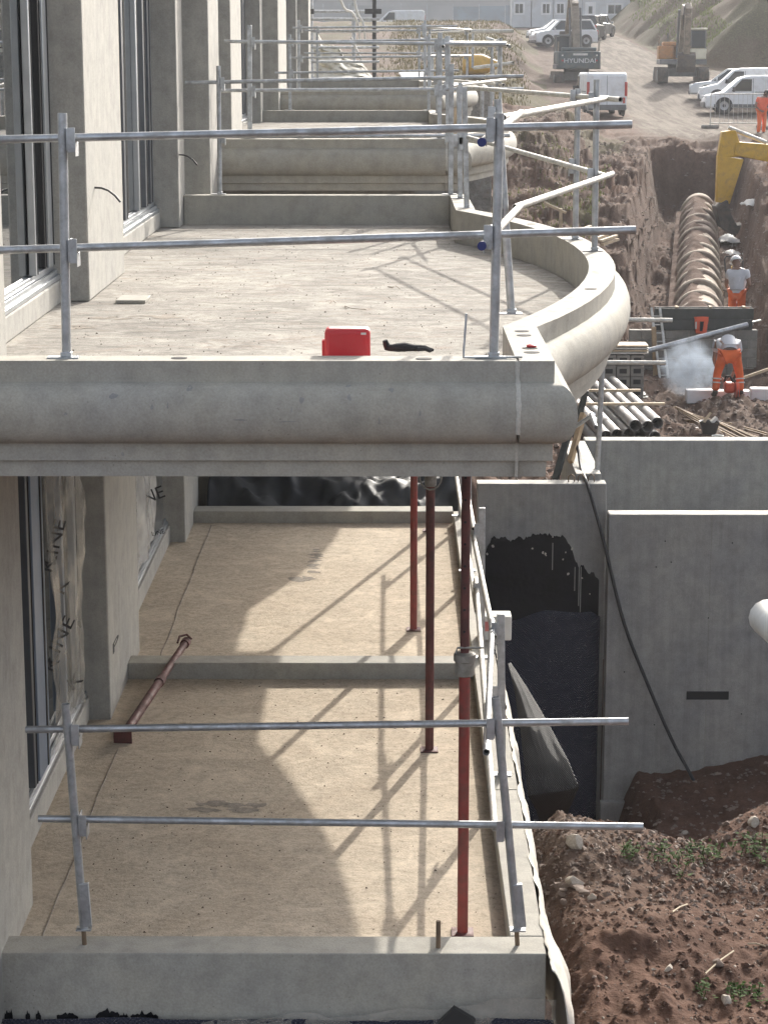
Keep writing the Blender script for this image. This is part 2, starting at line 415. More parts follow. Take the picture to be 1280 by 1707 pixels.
# ------------------------------------------------------------------ ground
def pipe_x(Y): return 6.68 + .137*(Y-47)
def ground_h(X, Y, detail=True):
    X = np.asarray(X, float); Y = np.asarray(Y, float)
    plate = np.interp(Y, [60, 76, 98, 120, 160, 190, 230, 420], [4.3, 4.75, 5.28, 6.5, 8.9, 10.2, 10.8, 12.5])
    xc = pipe_x(Y)
    floor = np.full_like(Y, 1.5)
    # banks each side of the culvert trench
    left = np.interp(Y, [24, 41, 47, 51, 56, 62, 76], [1.5, 1.5, 2.0, 3.3, 4.0, 4.35, 4.75])
    right = np.interp(Y, [24, 36, 44, 50, 60, 76], [1.5, 1.6, 2.5, 3.3, 4.1, 4.75])
    wl = S(xc-1.15, xc-1.85, X); wr = S(xc+1.15, xc+1.75, X)
    tfl = 1.72 + .039*(Y-47)
    tr = tfl + (left-tfl)*wl*(Y > 0) + (right-tfl)*wr
    tr = np.where(Y > 45.3, tr, floor + (left-floor)*S(5.2, 4.2, X) + (right-floor)*S(7.6, 8.4, X))
    endw = S(74.2, 74.9, Y + .25*np.sin(X*3.1))
    mid = tr*(1-endw) + plate*endw
    h = np.where(Y < 24, 1.5, np.where(Y < 78, mid, plate))
    # raised rough bank on the left of the track
    ridge = S(84, 92, Y)*(1-S(150, 175, Y))
    h = h + ridge*1.7*S(8.2+.05*(Y-110), 4.6+.05*(Y-110), X+1.6*fbm(X*.2+5, Y*.12, 4))
    h = h + 1.0*S(58, 66, Y)*(1-S(84, 92, Y))*S(xc-3.2, xc-5.0, X)
    # spoil heap
    heap = np.minimum(np.minimum((X-17.6+.9*fbm(X*.25, Y*.25, 3))*.85, (Y-131+1.5*fbm(X*.3+9, Y*.3, 3))*.75), 11)
    heap = np.minimum(heap, (200-Y)*.5)
    h = h + np.maximum(heap, 0)
    # ground in front of the retaining walls: worked bank by the terrace, trench along the walls
    crest = 14.7 + .75*S(1.5, 3.2, X) + .35*fbm(X*1.3, Y*0+3, 3)
    bank = 2.60 - .10*(X-1) + .20*fbm(X*.7+3, Y*.7, 2) + .16*S(2.2, 3.0, X)*S(13.2, 14.6, Y)
    bank = bank - .32*S(1.25, .85, X)*S(9, 12, Y)
    trench = .10 + .68*S(2.25, 2.6, X+.12*fbm(X*2, Y*2, 2))*S(16.3, 17.6, Y) + .25*S(2.8, 4.6, X)
    fall = S(crest, crest+2.0, Y)
    near = bank*(1-fall) + trench*fall
    near = np.where(X > .6, near, .6)
    h = np.where(Y < 23.4, near, h)
    if detail:
        rough = np.where(Y < 23.4, .055, np.where(Y < 78, .34, .10))
        road = S(8, 10, X-(Y-98)*.03)*S(80, 86, Y)*(1-S(185, 195, Y))
        rough = rough*(1-.75*road)
        near_pipe = np.exp(-((X-xc)/.9)**2)*(Y > 45)*(Y < 75)
        rough = rough*(1-.6*near_pipe)
        sc = np.where(Y < 23.4, 1.0, .45)
        h = h + rough*(fbm(X*1.6*sc*2, Y*1.6*sc, 5, .55))*1.3 + np.where(Y < 23.4, .02, .0)*fbm(X*9, Y*7, 3)
        clod = np.maximum(fbm(X*5, Y*4, 3)-.12, 0)
        patch = S(-.1, .35, fbm(X*.9+7, Y*.9+2, 2)); h = h + np.where((Y < 23.4), .11, 0)*clod*patch
        strata = np.abs(fbm(X*.5, h*6+Y*.05, 3))
        h = h + np.where((Y > 45) & (Y < 84), .5, 0)*strata*(1-road)*(1-near_pipe)
    return h
def gz(x, y, detail=True): return float(ground_h(np.array([x]), np.array([y]), detail)[0])

def make_ground():
    ys = np.concatenate([np.linspace(-30, 9, 14, endpoint=False), np.linspace(9, 16.8, 260, endpoint=False), np.linspace(16.8, 23.39, 60, endpoint=False), [23.41],
                         np.geomspace(23.6, 84, 330, endpoint=False), np.geomspace(84, 240, 230, endpoint=False), np.geomspace(240, 900, 20)])
    s = np.concatenate([np.linspace(-3, -.16, 16, endpoint=False), np.linspace(-.16, .03, 50, endpoint=False), np.linspace(.03, .21, 300, endpoint=False), np.linspace(.21, .32, 60, endpoint=False), np.linspace(.32, 3, 20)])
    YY, SS = np.meshgrid(ys, s, indexing='ij')
    XX = SS*np.maximum(YY, 9.0)
    ZZ = ground_h(XX, YY)
    nr, nc = XX.shape
    co = np.stack([XX, YY, ZZ], -1).reshape(-1, 3)
    i = np.arange(nr-1)[:, None]*nc + np.arange(nc-1)[None, :]
    fa = np.stack([i, i+1, i+nc+1, i+nc], -1).reshape(-1, 4)
    me = bpy.data.meshes.new('ground')
    me.vertices.add(len(co)); me.vertices.foreach_set('co', co.ravel().astype(np.float32))
    me.loops.add(fa.size); me.loops.foreach_set('vertex_index', fa.ravel().astype(np.int32))
    me.polygons.add(len(fa)); me.polygons.foreach_set('loop_start', (np.arange(len(fa))*4).astype(np.int32))
    me.update(calc_edges=True); me.validate()
    me.polygons.foreach_set('use_smooth', np.ones(len(fa), bool))
    X, Y = co[:, 0], co[:, 1]
    n = fbm(X*.3, Y*.2, 4)
    grey = S(9.2, 10.6, X-(Y-98)*.03+n)*S(76, 82, Y+3*n)
    grey = np.maximum(grey, S(95, 110, Y)*.55)
    grey = np.maximum(grey, .45*S(24, 30, Y)*(n > -.1)*(Y < 46)); grey = np.maximum(grey, .3+.3*n)
    grey = np.where(Y < 23.4, .03+.22*np.maximum(n, 0) + .5*np.exp(-((X-1.3)/.5)**2)*S(12.5, 14.2, Y), grey)
    gras = np.zeros_like(X)
    gras = np.maximum(gras, S(.1, .4, n+.25)*(Y > 80)*(X < 7.8+.05*(Y-110))*.9)
    gras = np.maximum(gras, (Y > 128)*(X > 17.2)*(Y < 200)*(.55+.45*S(-.2, .3, n)))
    gras = np.maximum(gras, S(176, 182, Y)*(X > 18)*.9); gras = np.maximum(gras, (Y > 165)*(X < 10.5)*.8)
    gras = np.maximum(gras, .7*S(.15, .35, n)*(Y > 46)*(Y < 80)*(X < pipe_x(Y)-2.6))
    hp = (Y > 129)*(X > 17)*(Y < 200); grey = np.where(hp, .12+.3*np.maximum(n, 0), grey)
    trk = np.where(hp, 0, 1)*S(78, 84, Y)*(1-S(180, 190, Y))*S(9.5, 11, X-(Y-98)*.03)
    ca = me.color_attributes.new('zone', 'FLOAT_COLOR', 'POINT')
    ca.data.foreach_set('color', np.stack([np.clip(grey, 0, 1), np.clip(gras, 0, 1), np.clip(trk, 0, 1), np.ones_like(X)], -1).ravel().astype(np.float32))
    me.materials.append(M['soil'])
    o = bpy.data.objects.new('ground', me); COL.objects.link(o); struct(o)
make_ground()

# ------------------------------------------------------------------ precast concrete apartment blocks
PROF = [(0,0),(0,-.103)] + [(.106*math.sin(math.pi*k/14)**.85, -.105-.145*(1-math.cos(math.pi*k/14))) for k in range(1, 14)] + [(-.003,-.397),(-.003,-.482),(-.03,-.488),(-.033,-.565)]
def offset_path(path, o):
    out = []; n = len(path)
    for i, p in enumerate(path):
        nn = []
        if i > 0:
            d = (Vector(p)-Vector(path[i-1])).normalized(); nn.append(Vector((d.y, -d.x)))
        if i < n-1:
            d = (Vector(path[i+1])-Vector(p)).normalized(); nn.append(Vector((d.y, -d.x)))
        if len(nn) == 1: m = nn[0]
        else:
            m = (nn[0]+nn[1]); m = m/max(.3, m.length_squared/2)
        out.append((p[0]+m.x*o, p[1]+m.y*o))
    return out
def ledge(b, path, thick=.18, prof=PROF):
    loop = [(-thick, 0)] + prof + [(-thick, prof[-1][1])]
    rings = [[(x, y, z) for x, y in offset_path(path, o)] for o, z in loop]
    m, n = len(loop), len(path)
    vs = [rings[j][i] for i in range(n) for j in range(m)]
    fs = [(i*m+j, i*m+(j+1) % m, (i+1)*m+(j+1) % m, (i+1)*m+j) for i in range(n-1) for j in range(m)]
    fs += [tuple(range(m))[::-1], tuple((n-1)*m+j for j in range(m))]
    return b.add(vs, fs)
XE, XF = .77, -2.15
RAD = 12.5
def bow_pts(k=22):
    cx, cy = 1.57-RAD, 5.70; a = math.asin(4.39/RAD)
    return [(cx+RAD*math.cos(t), cy+RAD*math.sin(t)) for t in np.linspace(-a, a, k)]
def bow_x(y): return 1.57-RAD+math.sqrt(RAD**2-(y-5.70)**2)

def sliding_window(root, y0, y1, zb, zt, xg, stiles, mats, glassmat='window_glass'):
    w = B().box(xg-.06, xg, y0, y1, zb, zb+.07).box(xg-.06, xg, y0, y1, zt-.07, zt).box(xg-.06, xg, y0, y0+.06, zb+.07, zt-.07).box(xg-.06, xg, y1-.06, y1, zb+.07, zt-.07).build('window', mats[0], root, bevel=.004)
    for i, (s, ww, dx, mt) in enumerate(stiles):
        B().box(xg+dx-.05, xg+dx, s, s+ww, zb+.075, zt-.075).build('stile', mt, w, bevel=.005)
        B().box(xg+dx, xg+dx+.006, s+ww*.72, s+ww*.8, zb+.08, zt-.08).build('seal', 'black_rubber', w)
    g = B().box(xg-.042, xg-.028, y0+.05, y1-.05, zb+.06, zt-.06).build('pane', glassmat, w)
    B().box(xg-.08, xg+.05, y0, y1, zb-.035, zb-.002).build('sill', 'frame_silver', w, bevel=.004)
    B().box(xg+.012, xg+.03, y0+.01, y1-.01, zb, zb+.03).build('track', 'frame_silver', w)
    return w

def upper_storey(root, first=False):
    y1 = 12.42; fz = -.30 if first else -.19
    b = ledge(B(), [(-2.75, 0), (-1.2, 0), (.588, 0)]); b.build('front_ledge', 'ledge_concrete', root, smooth=30)
    path = [(.602, 0), (XE, 0), (XE, 1.31)] + bow_pts()[1:-1] + [(XE, 10.09), (XE, y1)]
    bow = ledge(B(), path).build('bowed_ledge', 'ledge_concrete', root, smooth=25)
    # mortar bead in the joint
    mb = B(); rnd = random.Random(5)
    pr = [(o, z) for o, z in PROF[:12]]
    def jt(u, v):
        i = min(int(v*(len(pr)-1)), len(pr)-2); f = v*(len(pr)-1)-i
        o = pr[i][0]*(1-f)+pr[i+1][0]*f; z = pr[i][1]*(1-f)+pr[i+1][1]*f
        ww = .009+.009*abs(nz(z*30, 2))
        return (.595+(u-.5)*2*ww+.003*nz(z*22, 7), -o-.006*math.sin(math.pi*u)-.0015, z)
    mb.grid(jt, 5, 30); mb.build('mortar_joint', 'plaster_top', root, smooth=60)
    B().box(.588, .602, .001, .178, -.56, -.004).build('joint_fill', 'mortar', root)
    inner = offset_path([(.3, 0)] + path[1:], -.19)
    poly = [(XF-.4, .185)] + inner[1:-1] + [(inner[-1][0], y1-.2), (XF-.4, y1-.2)]
    B().slab(poly, -.56, fz).build('balcony_slab', 'slab_screed', root)
    B().box(XF+.005, XE-.183, y1-.2, y1, -.563, -.002).build('rear_parapet', 'ledge_concrete', root, bevel=.006)
    for a, c in ((.3, 1.8), (5.15, 7.2), (11.77, 12.425)):
        B().box(XF-.35, XF, a, c, -.299, 4.2).build('pier', 'pier_concrete', root, bevel=.012)
    B().box(XF-.35, XF+.24, 12.75, 14.1, -3.5, 4.2).build('fin_wall', 'pier_concrete', root, bevel=.012)
    B().box(XF-.4, XF-.1, 12.426, 12.749, -3.5, 4.2).build('recess_wall', 'pier_concrete', root)
    for a, c, st in ((1.803, 5.147, [(1.85, .1, 0, 'frame_silver'), (4.22, .07, .03, 'frame_silver'), (4.30, .06, .01, 'black_rubber'), (4.74, .06, .01, 'black_rubber'), (4.80, .24, .03, 'frame_silver'), (5.05, .05, .0, 'frame_anthracite')]),
                     (7.203, 11.767, [(7.25, .1, 0, 'frame_silver'), (9.1, .2, .035, 'frame_anthracite'), (10.3, .16, .02, 'frame_silver'), (10.75, .16, .035, 'frame_anthracite'), (11.3, .2, .02, 'frame_anthracite')])):
        sliding_window(root, a, c, -.10, 2.6, -2.40, st, ('frame_silver',))
        B().box(-2.55, -2.34, a, c, -.299, -.138).build('window_kerb', 'pier_concrete', root, bevel=.01)
        B().box(-2.5, XF-.001, a, c, 2.6, 4.2).build('lintel', 'pier_concrete', root)
    B().box(-7, -6.8, .3, y1, -.3, 4.2).build('interior_wall', 'pier_concrete', root)
    B().box(-6.8, -2.56, .3, y1, -.5, -.299).build('interior_floor', 'slab_screed', root)
    B().box(-6.8, -2.56, .3, y1, 2.61, 2.8).build('interior_ceiling', 'pier_concrete', root)
    B().box(-7, XF+.42, .2, 13.9, 4.21, 4.5).build('roof_slab', 'pier_concrete', root)
    # cast-in sockets on the ledge top
    sk = []
    for (x, y) in ((-1.02, .09), (.15, .07), (.68, .45), (.68, .30), (.68, .95), (.68, 1.12), (bow_x(3.2)-.09, 3.2), (bow_x(8.4)-.09, 8.4)):
        B().lathe([(.036, -.001), (.040, .002), (.038, .0025)], (x, y, .0), n=14).build('cast_in_socket', 'hole_shade', root, smooth=30)
    return bow

blk = []
DEF = [(10.18, 6.57, 'grey concrete block nearest the camera with bowed balcony ledge over a lower terrace'),
       (24.2, 7.07, 'second concrete block behind the near balcony, stepped half a metre higher'),
       (37.6, 7.40, 'third and farthest concrete block of the row, beside the scaffold tower')]
for i, (y0, z0, lab) in enumerate(DEF):
    r = thing('apartment_block', lab, 'building', (0, y0, z0), group='stepped concrete blocks in a row')
    if i == 0: upper_storey(r, True)
    elif i == 1: upper_storey(r); proto_blk = r
    else:
        bpy.data.objects.remove(r); r = copy_tree(proto_blk); r.location = (0, y0, z0); r['label'] = lab
    if i > 0: B().box(-7, .25, .35, 12.2, -6.2 if i < 2 else -4.8, -.57).build('base_wall', 'wall_concrete', r)
    blk.append(r)
# upper blocks have plain shuttered upper walls farther on; near block keeps the lower terrace
b1 = blk[0]
def wb(x0, x1, y0, y1, z0, z1, name, mat, bev=.008, par=None): return B().box(x0, x1, y0, y1, z0, z1).build(name, mat, par or b1, world=True, bevel=bev)
XL = -2.05
wb(XL-.6, .81, 10.62, 10.85, 2.45, 3.37, 'terrace_front_parapet', 'ledge_concrete', .006)
wb(.63, .81, 10.853, 13.2, 2.45, 3.372, 'terrace_side_parapet', 'plaster_side' if 'plaster_side' in M else 'ledge_concrete', .006)
wb(.63, .81, 13.21, 16.15, 2.45, 3.371, 'terrace_side_parapet', 'ledge_concrete', .006)
wb(.63, .81, 16.153, 21.83, 2.45, 3.37, 'terrace_side_parapet', 'ledge_concrete', .006)
wb(XL, .628, 16.15, 16.37, 2.9, 3.368, 'terrace_kerb', 'ledge_concrete', .008)
wb(XL, .628, 21.83, 22.1, 2.9, 3.368, 'terrace_kerb', 'ledge_concrete', .008)
wb(XL-.4, .629, 10.853, 16.149, 2.6, 3.24, 'terrace_slab', 'terrace_screed', 0)
wb(XL-.4, .629, 16.371, 21.829, 2.6, 3.245, 'terrace_slab', 'terrace_screed', 0)
wb(XL-.4, .629, 22.101, 27, 2.4, 3.1, 'terrace_slab', 'terrace_screed', 0)
for a, c in ((10.3, 11.62), (15.1, 16.95), (20.92, 22.4)):
    wb(XL-.35, XL, a, c, 3.0, 5.99, 'lower_pier', 'pier_concrete', .012)
wb(-7, -6.8, 10.4, 23, 3, 6, 'interior_wall', 'pier_concrete', 0)
wb(-6.8, -2.43, 10.4, 23, 2.9, 3.27, 'interior_floor', 'terrace_screed', 0)
for a, c, st in ((11.623, 15.097, [(12.75, .10, .06, 'frame_anthracite'), (12.88, .42, .07, 'frame_blue'), (13.35, .06, .0, 'frame_anthracite'), (14.35, .10, .02, 'frame_blue'), (14.85, .12, .03, 'frame_silver')]),
                 (16.953, 20.917, [(18.2, .14, .03, 'frame_blue'), (19.9, .16, .02, 'frame_silver')])):
    w = sliding_window(b1, a-10.18, c-10.18, 3.46-6.57, 5.99-6.57, -2.27, [(s-10.18, ww, dx, mt) for s, ww, dx, mt in st], ('frame_silver',))
    wb(-2.44, -2.20, a, c, 3.245, 3.42, 'window_kerb', 'pier_concrete', .01)
def seam(y0, y1, x, z, wd, mt, nm):
    n = 60
    B().grid(lambda u, v: (x+.02*nz((y0+(y1-y0)*v)*1.3, 4)+(u-.5)*wd*(.6+.8*abs(nz((y0+(y1-y0)*v)*4, 9))), y0+(y1-y0)*v, z+.006*math.sin(math.pi*u)), 4, n).build(nm, mt, b1, world=True, smooth=60)
seam(10.95, 14.4, -1.92, 3.2408, .012, 'slab_damp', 'screed_seam')
seam(16.4, 21.7, -1.86, 3.2462, .014, 'slab_damp', 'screed_crack')
def stain(cx, cy, rx, ry, z, mt, seed, nm='damp_stain'):
    rs_ = random.Random(seed)
    for q in range(26):
        a, rr = rs_.uniform(0, 6.28), math.sqrt(rs_.random()); x_, y_, s_ = cx+rx*rr*math.cos(a), cy+ry*rr*math.sin(a), rs_.uniform(.015, .05)
        B().add([(x_+s_*rs_.uniform(.5, 1.3)*1.5*math.cos(t), y_+s_*rs_.uniform(.5, 1.3)*math.sin(t), z+.0002*q/26) for t in np.linspace(0, 5.6, 9)], [tuple(range(9))]).build(nm, mt, b1, world=True)
    return
    n = 40; pts = [(cx+rx*math.cos(t)*(1+.45*nz(math.cos(t)*2+seed, math.sin(t)*2, 4)), cy+ry*math.sin(t)*(1+.6*nz(math.cos(t)*2+seed, math.sin(t)*2+5, 4)), z) for t in np.linspace(0, 2*math.pi*(1-1/n), n)]
    B().add(pts, [tuple(range(n))]).build(nm, mt, b1, world=True)
text_part('P', .11, 'ink', b1, Matrix.Translation((XL+.002, W(197, 1066, 15.45).y-10.18, W(197, 1066, 15.6).z-6.57)) @ Matrix.Rotation(R(90), 4, 'Z') @ Matrix.Rotation(R(90), 4, 'X') @ Matrix.Diagonal((7.0, 1, 1, 1)), .001, 'marking')
# bare electric conduits poking from the piers
for (x, y, z, dx) in ((XF, 15.75, 7.05, 1), (XF, 22.02, 7.0, 1), (XF, 22.1, 8.75, -1)):
    pts = [(x-.02, y, z), (x+.05, y-.01, z-.004*dx), (x+.10, y-.02, z-.02*dx), (x+.15, y-.04, z-.055*dx), (x+.19, y-.06, z-.10*dx)]
    B().path(pts, .008, 6).build('conduit', 'cable_black', b1, world=True, smooth=60)
for (u, v, z, rx, ry, mt, sd_) in ((235, 529, 6.2715, .30, .11, 'slab_damp', 1), (120, 545, 6.2715, .12, .10, 'slab_damp', 2), (525, 935, 3.2465, .035, .55, 'slab_damp', 3), (380, 1345, 3.2415, .22, .10, 'slab_damp', 4), (500, 965, 3.2465, .10, .08, 'slab_damp', 6)):
    r_ = W(u, v, 1.0)-Vector((0, 0, CZ)); k_ = (z-CZ)/r_.z; stain(r_.x*k_, r_.y*k_, rx, ry, z, mt, sd_)
# ------------------------------------------------------------------ guard rails
def guardrail(label, posts, rails, group='tube guard rails on the balcony edges', pr=.0225, rr=.0195, name='guardrail'):
    base0 = Vector(posts[0][0])
    g = thing(name, label, 'guard rail', base0, group=group)
    P = []
    for bse, top, kind in posts:
        bse, top = Vector(bse), Vector(top)
        if kind == 'channel':
            p = B().bar(bse, top, .05, .03, (0, 1, 0)).build('post', 'galvanised', g, world=True, bevel=.004)
        else:
            p = B().pipe(bse, top, pr, .004).build('post', 'galvanised', g, world=True, smooth=50)
        if kind == 'stub':
            lo = bse - Vector((0, 0, .09))
            B().tube(lo, bse + (top-bse)*.1, .0125).build('dowel', 'rebar', p, world=True, smooth=50)
            B().box(bse.x-.04, bse.x+.04, bse.y-.03, bse.y+.03, bse.z-.004, bse.z+.004).build('base_plate', 'galvanised', p, world=True)
            d = (top-bse).normalized()
            B().bar(bse+Vector((.02, -.012, .02)), bse+d*.26+Vector((.02, -.012, 0)), .03, .05).build('sleeve', 'galvanised', p, world=True, bevel=.003)
        elif kind != 'bare':
            B().box(bse.x-.09, bse.x+.06, bse.y-.035, bse.y+.035, bse.z+.001, bse.z+.007).build('base_plate', 'galvanised', p, world=True)
            B().box(bse.x-.026, bse.x+.026, bse.y-.026, bse.y+.026, bse.z+.007, bse.z+.03).build('socket_sleeve', 'galvanised', p, world=True, bevel=.004)
        P.append((bse, top, p))
    for a, c, mt, cap in rails:
        a, c = Vector(a), Vector(c)
        t = B().pipe(a, c, rr, .0035).build('rail', mt, g, world=True, smooth=50)
        d = (c-a).normalized()
        B().tube(a+d*.03, c-d*.03, rr-.004, n=8).build('rail_bore_shade', 'hole_shade', t, world=True)  # dark rod in the hollow rail stands in for its inner shade
        if cap:
            e = a if cap == 1 else c; dd = -d if cap == 1 else d
            B().tube(e-dd*.012, e+dd*.008, rr+.002, n=14).build('end_cap', 'blue_cap', t, world=True, smooth=40)
        # brackets where the rail meets a post
        for bse, top, p in P:
            u = top-bse; w0 = bse-a; A = u.dot(u); Bq = u.dot(d); D = u.dot(w0); E_ = d.dot(w0); den = A-Bq*Bq
            if den < 1e-5: continue
            sp = (Bq*E_-D)/den; tp = (A*E_-Bq*D)/den
            q1 = bse+u*sp; q2 = a+d*tp
            if 0 <= sp <= 1.02 and -.1 <= tp <= (c-a).length+.1 and (q1-q2).length < .2:
                m = (q1+q2)/2; sd_ = -1 if (q2.x > 0) else 1
                k = B().box(q1.x+sd_*.02, q1.x+sd_*.026, min(q1.y, q2.y)-.035, max(q1.y, q2.y)+.03, m.z-.06, m.z+.045)
                k.box(q1.x+sd_*.026, q1.x+sd_*.062, min(q1.y, q2.y)-.035, min(q1.y, q2.y)-.029, m.z-.065, m.z+.05)
                k.box(q1.x+sd_*.057, q1.x+sd_*.062, min(q1.y, q2.y)-.029, max(q1.y, q2.y)+.03, m.z-.085, m.z-.02)
                k.build('bracket', 'galvanised', p, world=True, bevel=.0015)
    return g
gp, gv = 'galvanised_sunlit', 'galvanised'
V = Vector
# near block, upper balcony: front
YF = 10.28
guardrail('galvanised two-rail guard rail along the near balcony front edge, above the red box',
    [((-1.56, YF, 6.57), (-1.545, YF, 7.725), 'plate'), ((.485, YF, 6.57), (.50, YF, 7.725), 'plate')],
    [((-2.05, YF+.045, 7.597), (1.125, YF+.045, 7.672), gv, 0), ((-2.05, YF+.045, 7.075), (1.155, YF+.045, 7.178), gv, 0)])
# near block, upper balcony: bowed side
pA, pB, pC, pD = (.665, 12.05), (1.49, 16.0), (1.43, 17.0), (.70, 20.55)
zb = 6.572
def wv(u, v, y): return W(u, v, y)
guardrail('galvanised guard rail following the bowed right side of the near balcony',
    [((pA[0], pA[1], zb), (pA[0]-.09, pA[1], zb+1.18), 'plate'), ((pB[0], pB[1], zb), (pB[0]-.01, pB[1], zb+1.24), 'plate'),
     ((pC[0], pC[1], zb), (pC[0]+.0, pC[1], zb+1.16), 'plate'), ((pD[0], pD[1], zb), (pD[0]-.03, pD[1], zb+1.12), 'channel'), ((.68, 21.9, zb), (.66, 21.9, zb+1.1), 'channel')],
    [(wv(803, 237, 10.2), wv(868, 188, 12.2), gp, 1), (wv(803, 410, 10.2), wv(868, 342, 12.15), gp, 1),
     (wv(838, 196, 11.9), wv(1012, 164, 16.25), gp, 0), (wv(858, 346, 11.95), wv(1020, 290, 16.3), gp, 2),
     (wv(1034, 166, 15.85), wv(778, 146, 20.75), gp, 0), (wv(1008, 293, 15.9), wv(770, 226, 20.8), gp, 0),
     (wv(806, 238, 20.3), wv(768, 232, 22.3), gp, 1)])
# near block, upper balcony: rear
guardrail('galvanised guard rail across the rear parapet of the near balcony',
    [((-1.78, 22.5, zb), (-1.775, 22.5, zb+1.30), 'plate'), ((.60, 22.5, zb), (.60, 22.5, zb+1.32), 'channel')],
    [(wv(309, 138, 22.53), wv(872, 127, 22.53), gv, 0), (wv(330, 228, 22.53), wv(850, 226, 22.53), gv, 0)])
# near block, lower terrace
guardrail('galvanised guard rail along the front parapet of the lower terrace',
    [((-1.63, 10.735, 3.46), (-1.69, 10.735, 4.70), 'stub'), ((.665, 10.735, 3.46), (.535, 10.735, 4.74), 'stub')],
    [((-1.91, 10.785, 4.545), (1.23, 10.785, 4.595), gv, 0), ((-1.86, 10.785, 4.055), (1.32, 10.785, 4.015), gv, 0)])
guardrail('pale tube guard rail along the right side of the lower terrace',
    [((.72, 13.5, 3.372), (.70, 13.5, 4.46), 'channel'), ((.70, 16.3, 3.372), (.69, 16.3, 4.57), 'channel'), ((.70, 19.2, 3.372), (.69, 19.2, 4.5), 'channel'), ((.70, 21.6, 3.372), (.69, 21.6, 4.5), 'channel')],
    [((.50, 10.95, 4.37), (.655, 13.7, 4.36), gv, 0), ((.655, 13.4, 4.33), (.62, 16.6, 4.36), gp, 0), ((.63, 16.3, 4.40), (.62, 21.9, 4.40), gp, 0),
     ((.55, 10.98, 3.935), (.66, 16.6, 3.93), gp, 0), ((.635, 15.7, 3.90), (.63, 21.8, 3.93), gp, 0)])
# second block
guardrail('guard rail along the front edge of the second block balcony',
    [((-1.58, 24.3, 7.072), (-1.57, 24.3, 8.30), 'channel'), ((.52, 24.3, 7.072), (.52, 24.3, 8.22), 'channel'), ((.62, 24.45, 7.072), (.60, 24.45, 8.18), 'channel')],
    [(wv(374, 69, 24.34), wv(843, 74, 24.34), gv, 0), (wv(361, 151, 24.34), wv(872, 148, 24.34), gv, 0)])
guardrail('guard rail round the bowed side of the second block balcony',
    [((.68, 26.2, 7.072), (.66, 26.2, 8.2), 'plate'), ((1.47, 30.1, 7.072), (1.47, 30.1, 8.2), 'plate'), ((1.40, 31.2, 7.072), (1.4, 31.2, 8.2), 'plate'), ((.70, 34.6, 7.072), (.7, 34.6, 8.2), 'plate')],
    [((.55, 24.2, 8.07), (.72, 26.4, 8.1), gp, 0), ((.66, 25.9, 8.12), (1.55, 30.4, 8.14), gp, 0), ((.66, 25.9, 7.62), (1.55, 30.4, 7.64), gp, 0), ((1.55, 29.8, 8.10), (.66, 34.9, 8.12), gp, 0), ((1.5, 29.8, 7.58), (.66, 34.9, 7.6), gp, 0)])
guardrail('guard rail across the rear parapet of the second block balcony',
    [((-1.7, 36.5, 7.072), (-1.7, 36.5, 8.3), 'channel'), ((.6, 36.5, 7.072), (.6, 36.5, 8.3), 'channel')],
    [((-2.0, 36.54, 8.18), (1.0, 36.54, 8.22), gv, 0), ((-1.95, 36.54, 7.68), (1.1, 36.54, 7.72), gv, 0)])
# third block
guardrail('guard rail along the front edge of the third block balcony',
    [((-1.6, 37.7, 7.402), (-1.6, 37.7, 8.55), 'channel'), ((.55, 37.7, 7.402), (.55, 37.7, 8.55), 'channel')],
    [((-1.7, 37.74, 8.42), (1.1, 37.74, 8.45), gv, 0), ((-1.75, 37.74, 7.92), (1.15, 37.74, 7.95), gv, 0)])
guardrail('guard rail round the bowed side of the third block balcony',
    [((.68, 39.6, 7.402), (.66, 39.6, 8.5), 'plate'), ((1.47, 43.6, 7.402), (1.47, 43.6, 8.5), 'plate'), ((.70, 47.8, 7.402), (.7, 47.8, 8.5), 'plate')],
    [((.60, 39.2, 8.45), (1.55, 43.9, 8.45), gp, 0), ((.60, 39.2, 7.95), (1.55, 43.9, 7.95), gp, 0), ((1.52, 43.3, 8.42), (.66, 48.1, 8.42), gp, 0)])
guardrail('guard rail across the rear parapet of the third block balcony',
    [((-1.7, 49.9, 7.402), (-1.7, 49.9, 8.6), 'channel'), ((.6, 49.9, 7.402), (.6, 49.9, 8.6), 'channel')],
    [((-2.0, 49.94, 8.5), (1.3, 49.94, 8.5), gv, 0), ((-2.0, 49.94, 8.0), (1.3, 49.94, 8.0), gv, 0)])
# rail beside the photographer, its end just enters the frame
sl0 = thing('near_floor_slab', 'concrete slab edge the photographer stands on', 'slab', (0, 0, 6.4))
B().box(-4, .9, -5, 1.6, 6.0, 6.4).build('slab', 'slab_screed', sl0, world=True, bevel=.01)
tip = W(1276, 1028, 2.25)
guardrail('blurred pale tube end poking in at the right edge of the picture',
    [((tip.x+.19, .9, 6.4), (tip.x+.19, .9, 7.6), 'plate')],
    [(tip+V((0, 0, 0)), (tip.x+.235, .75, tip.z-.05), gp, 0)], rr=.0195)

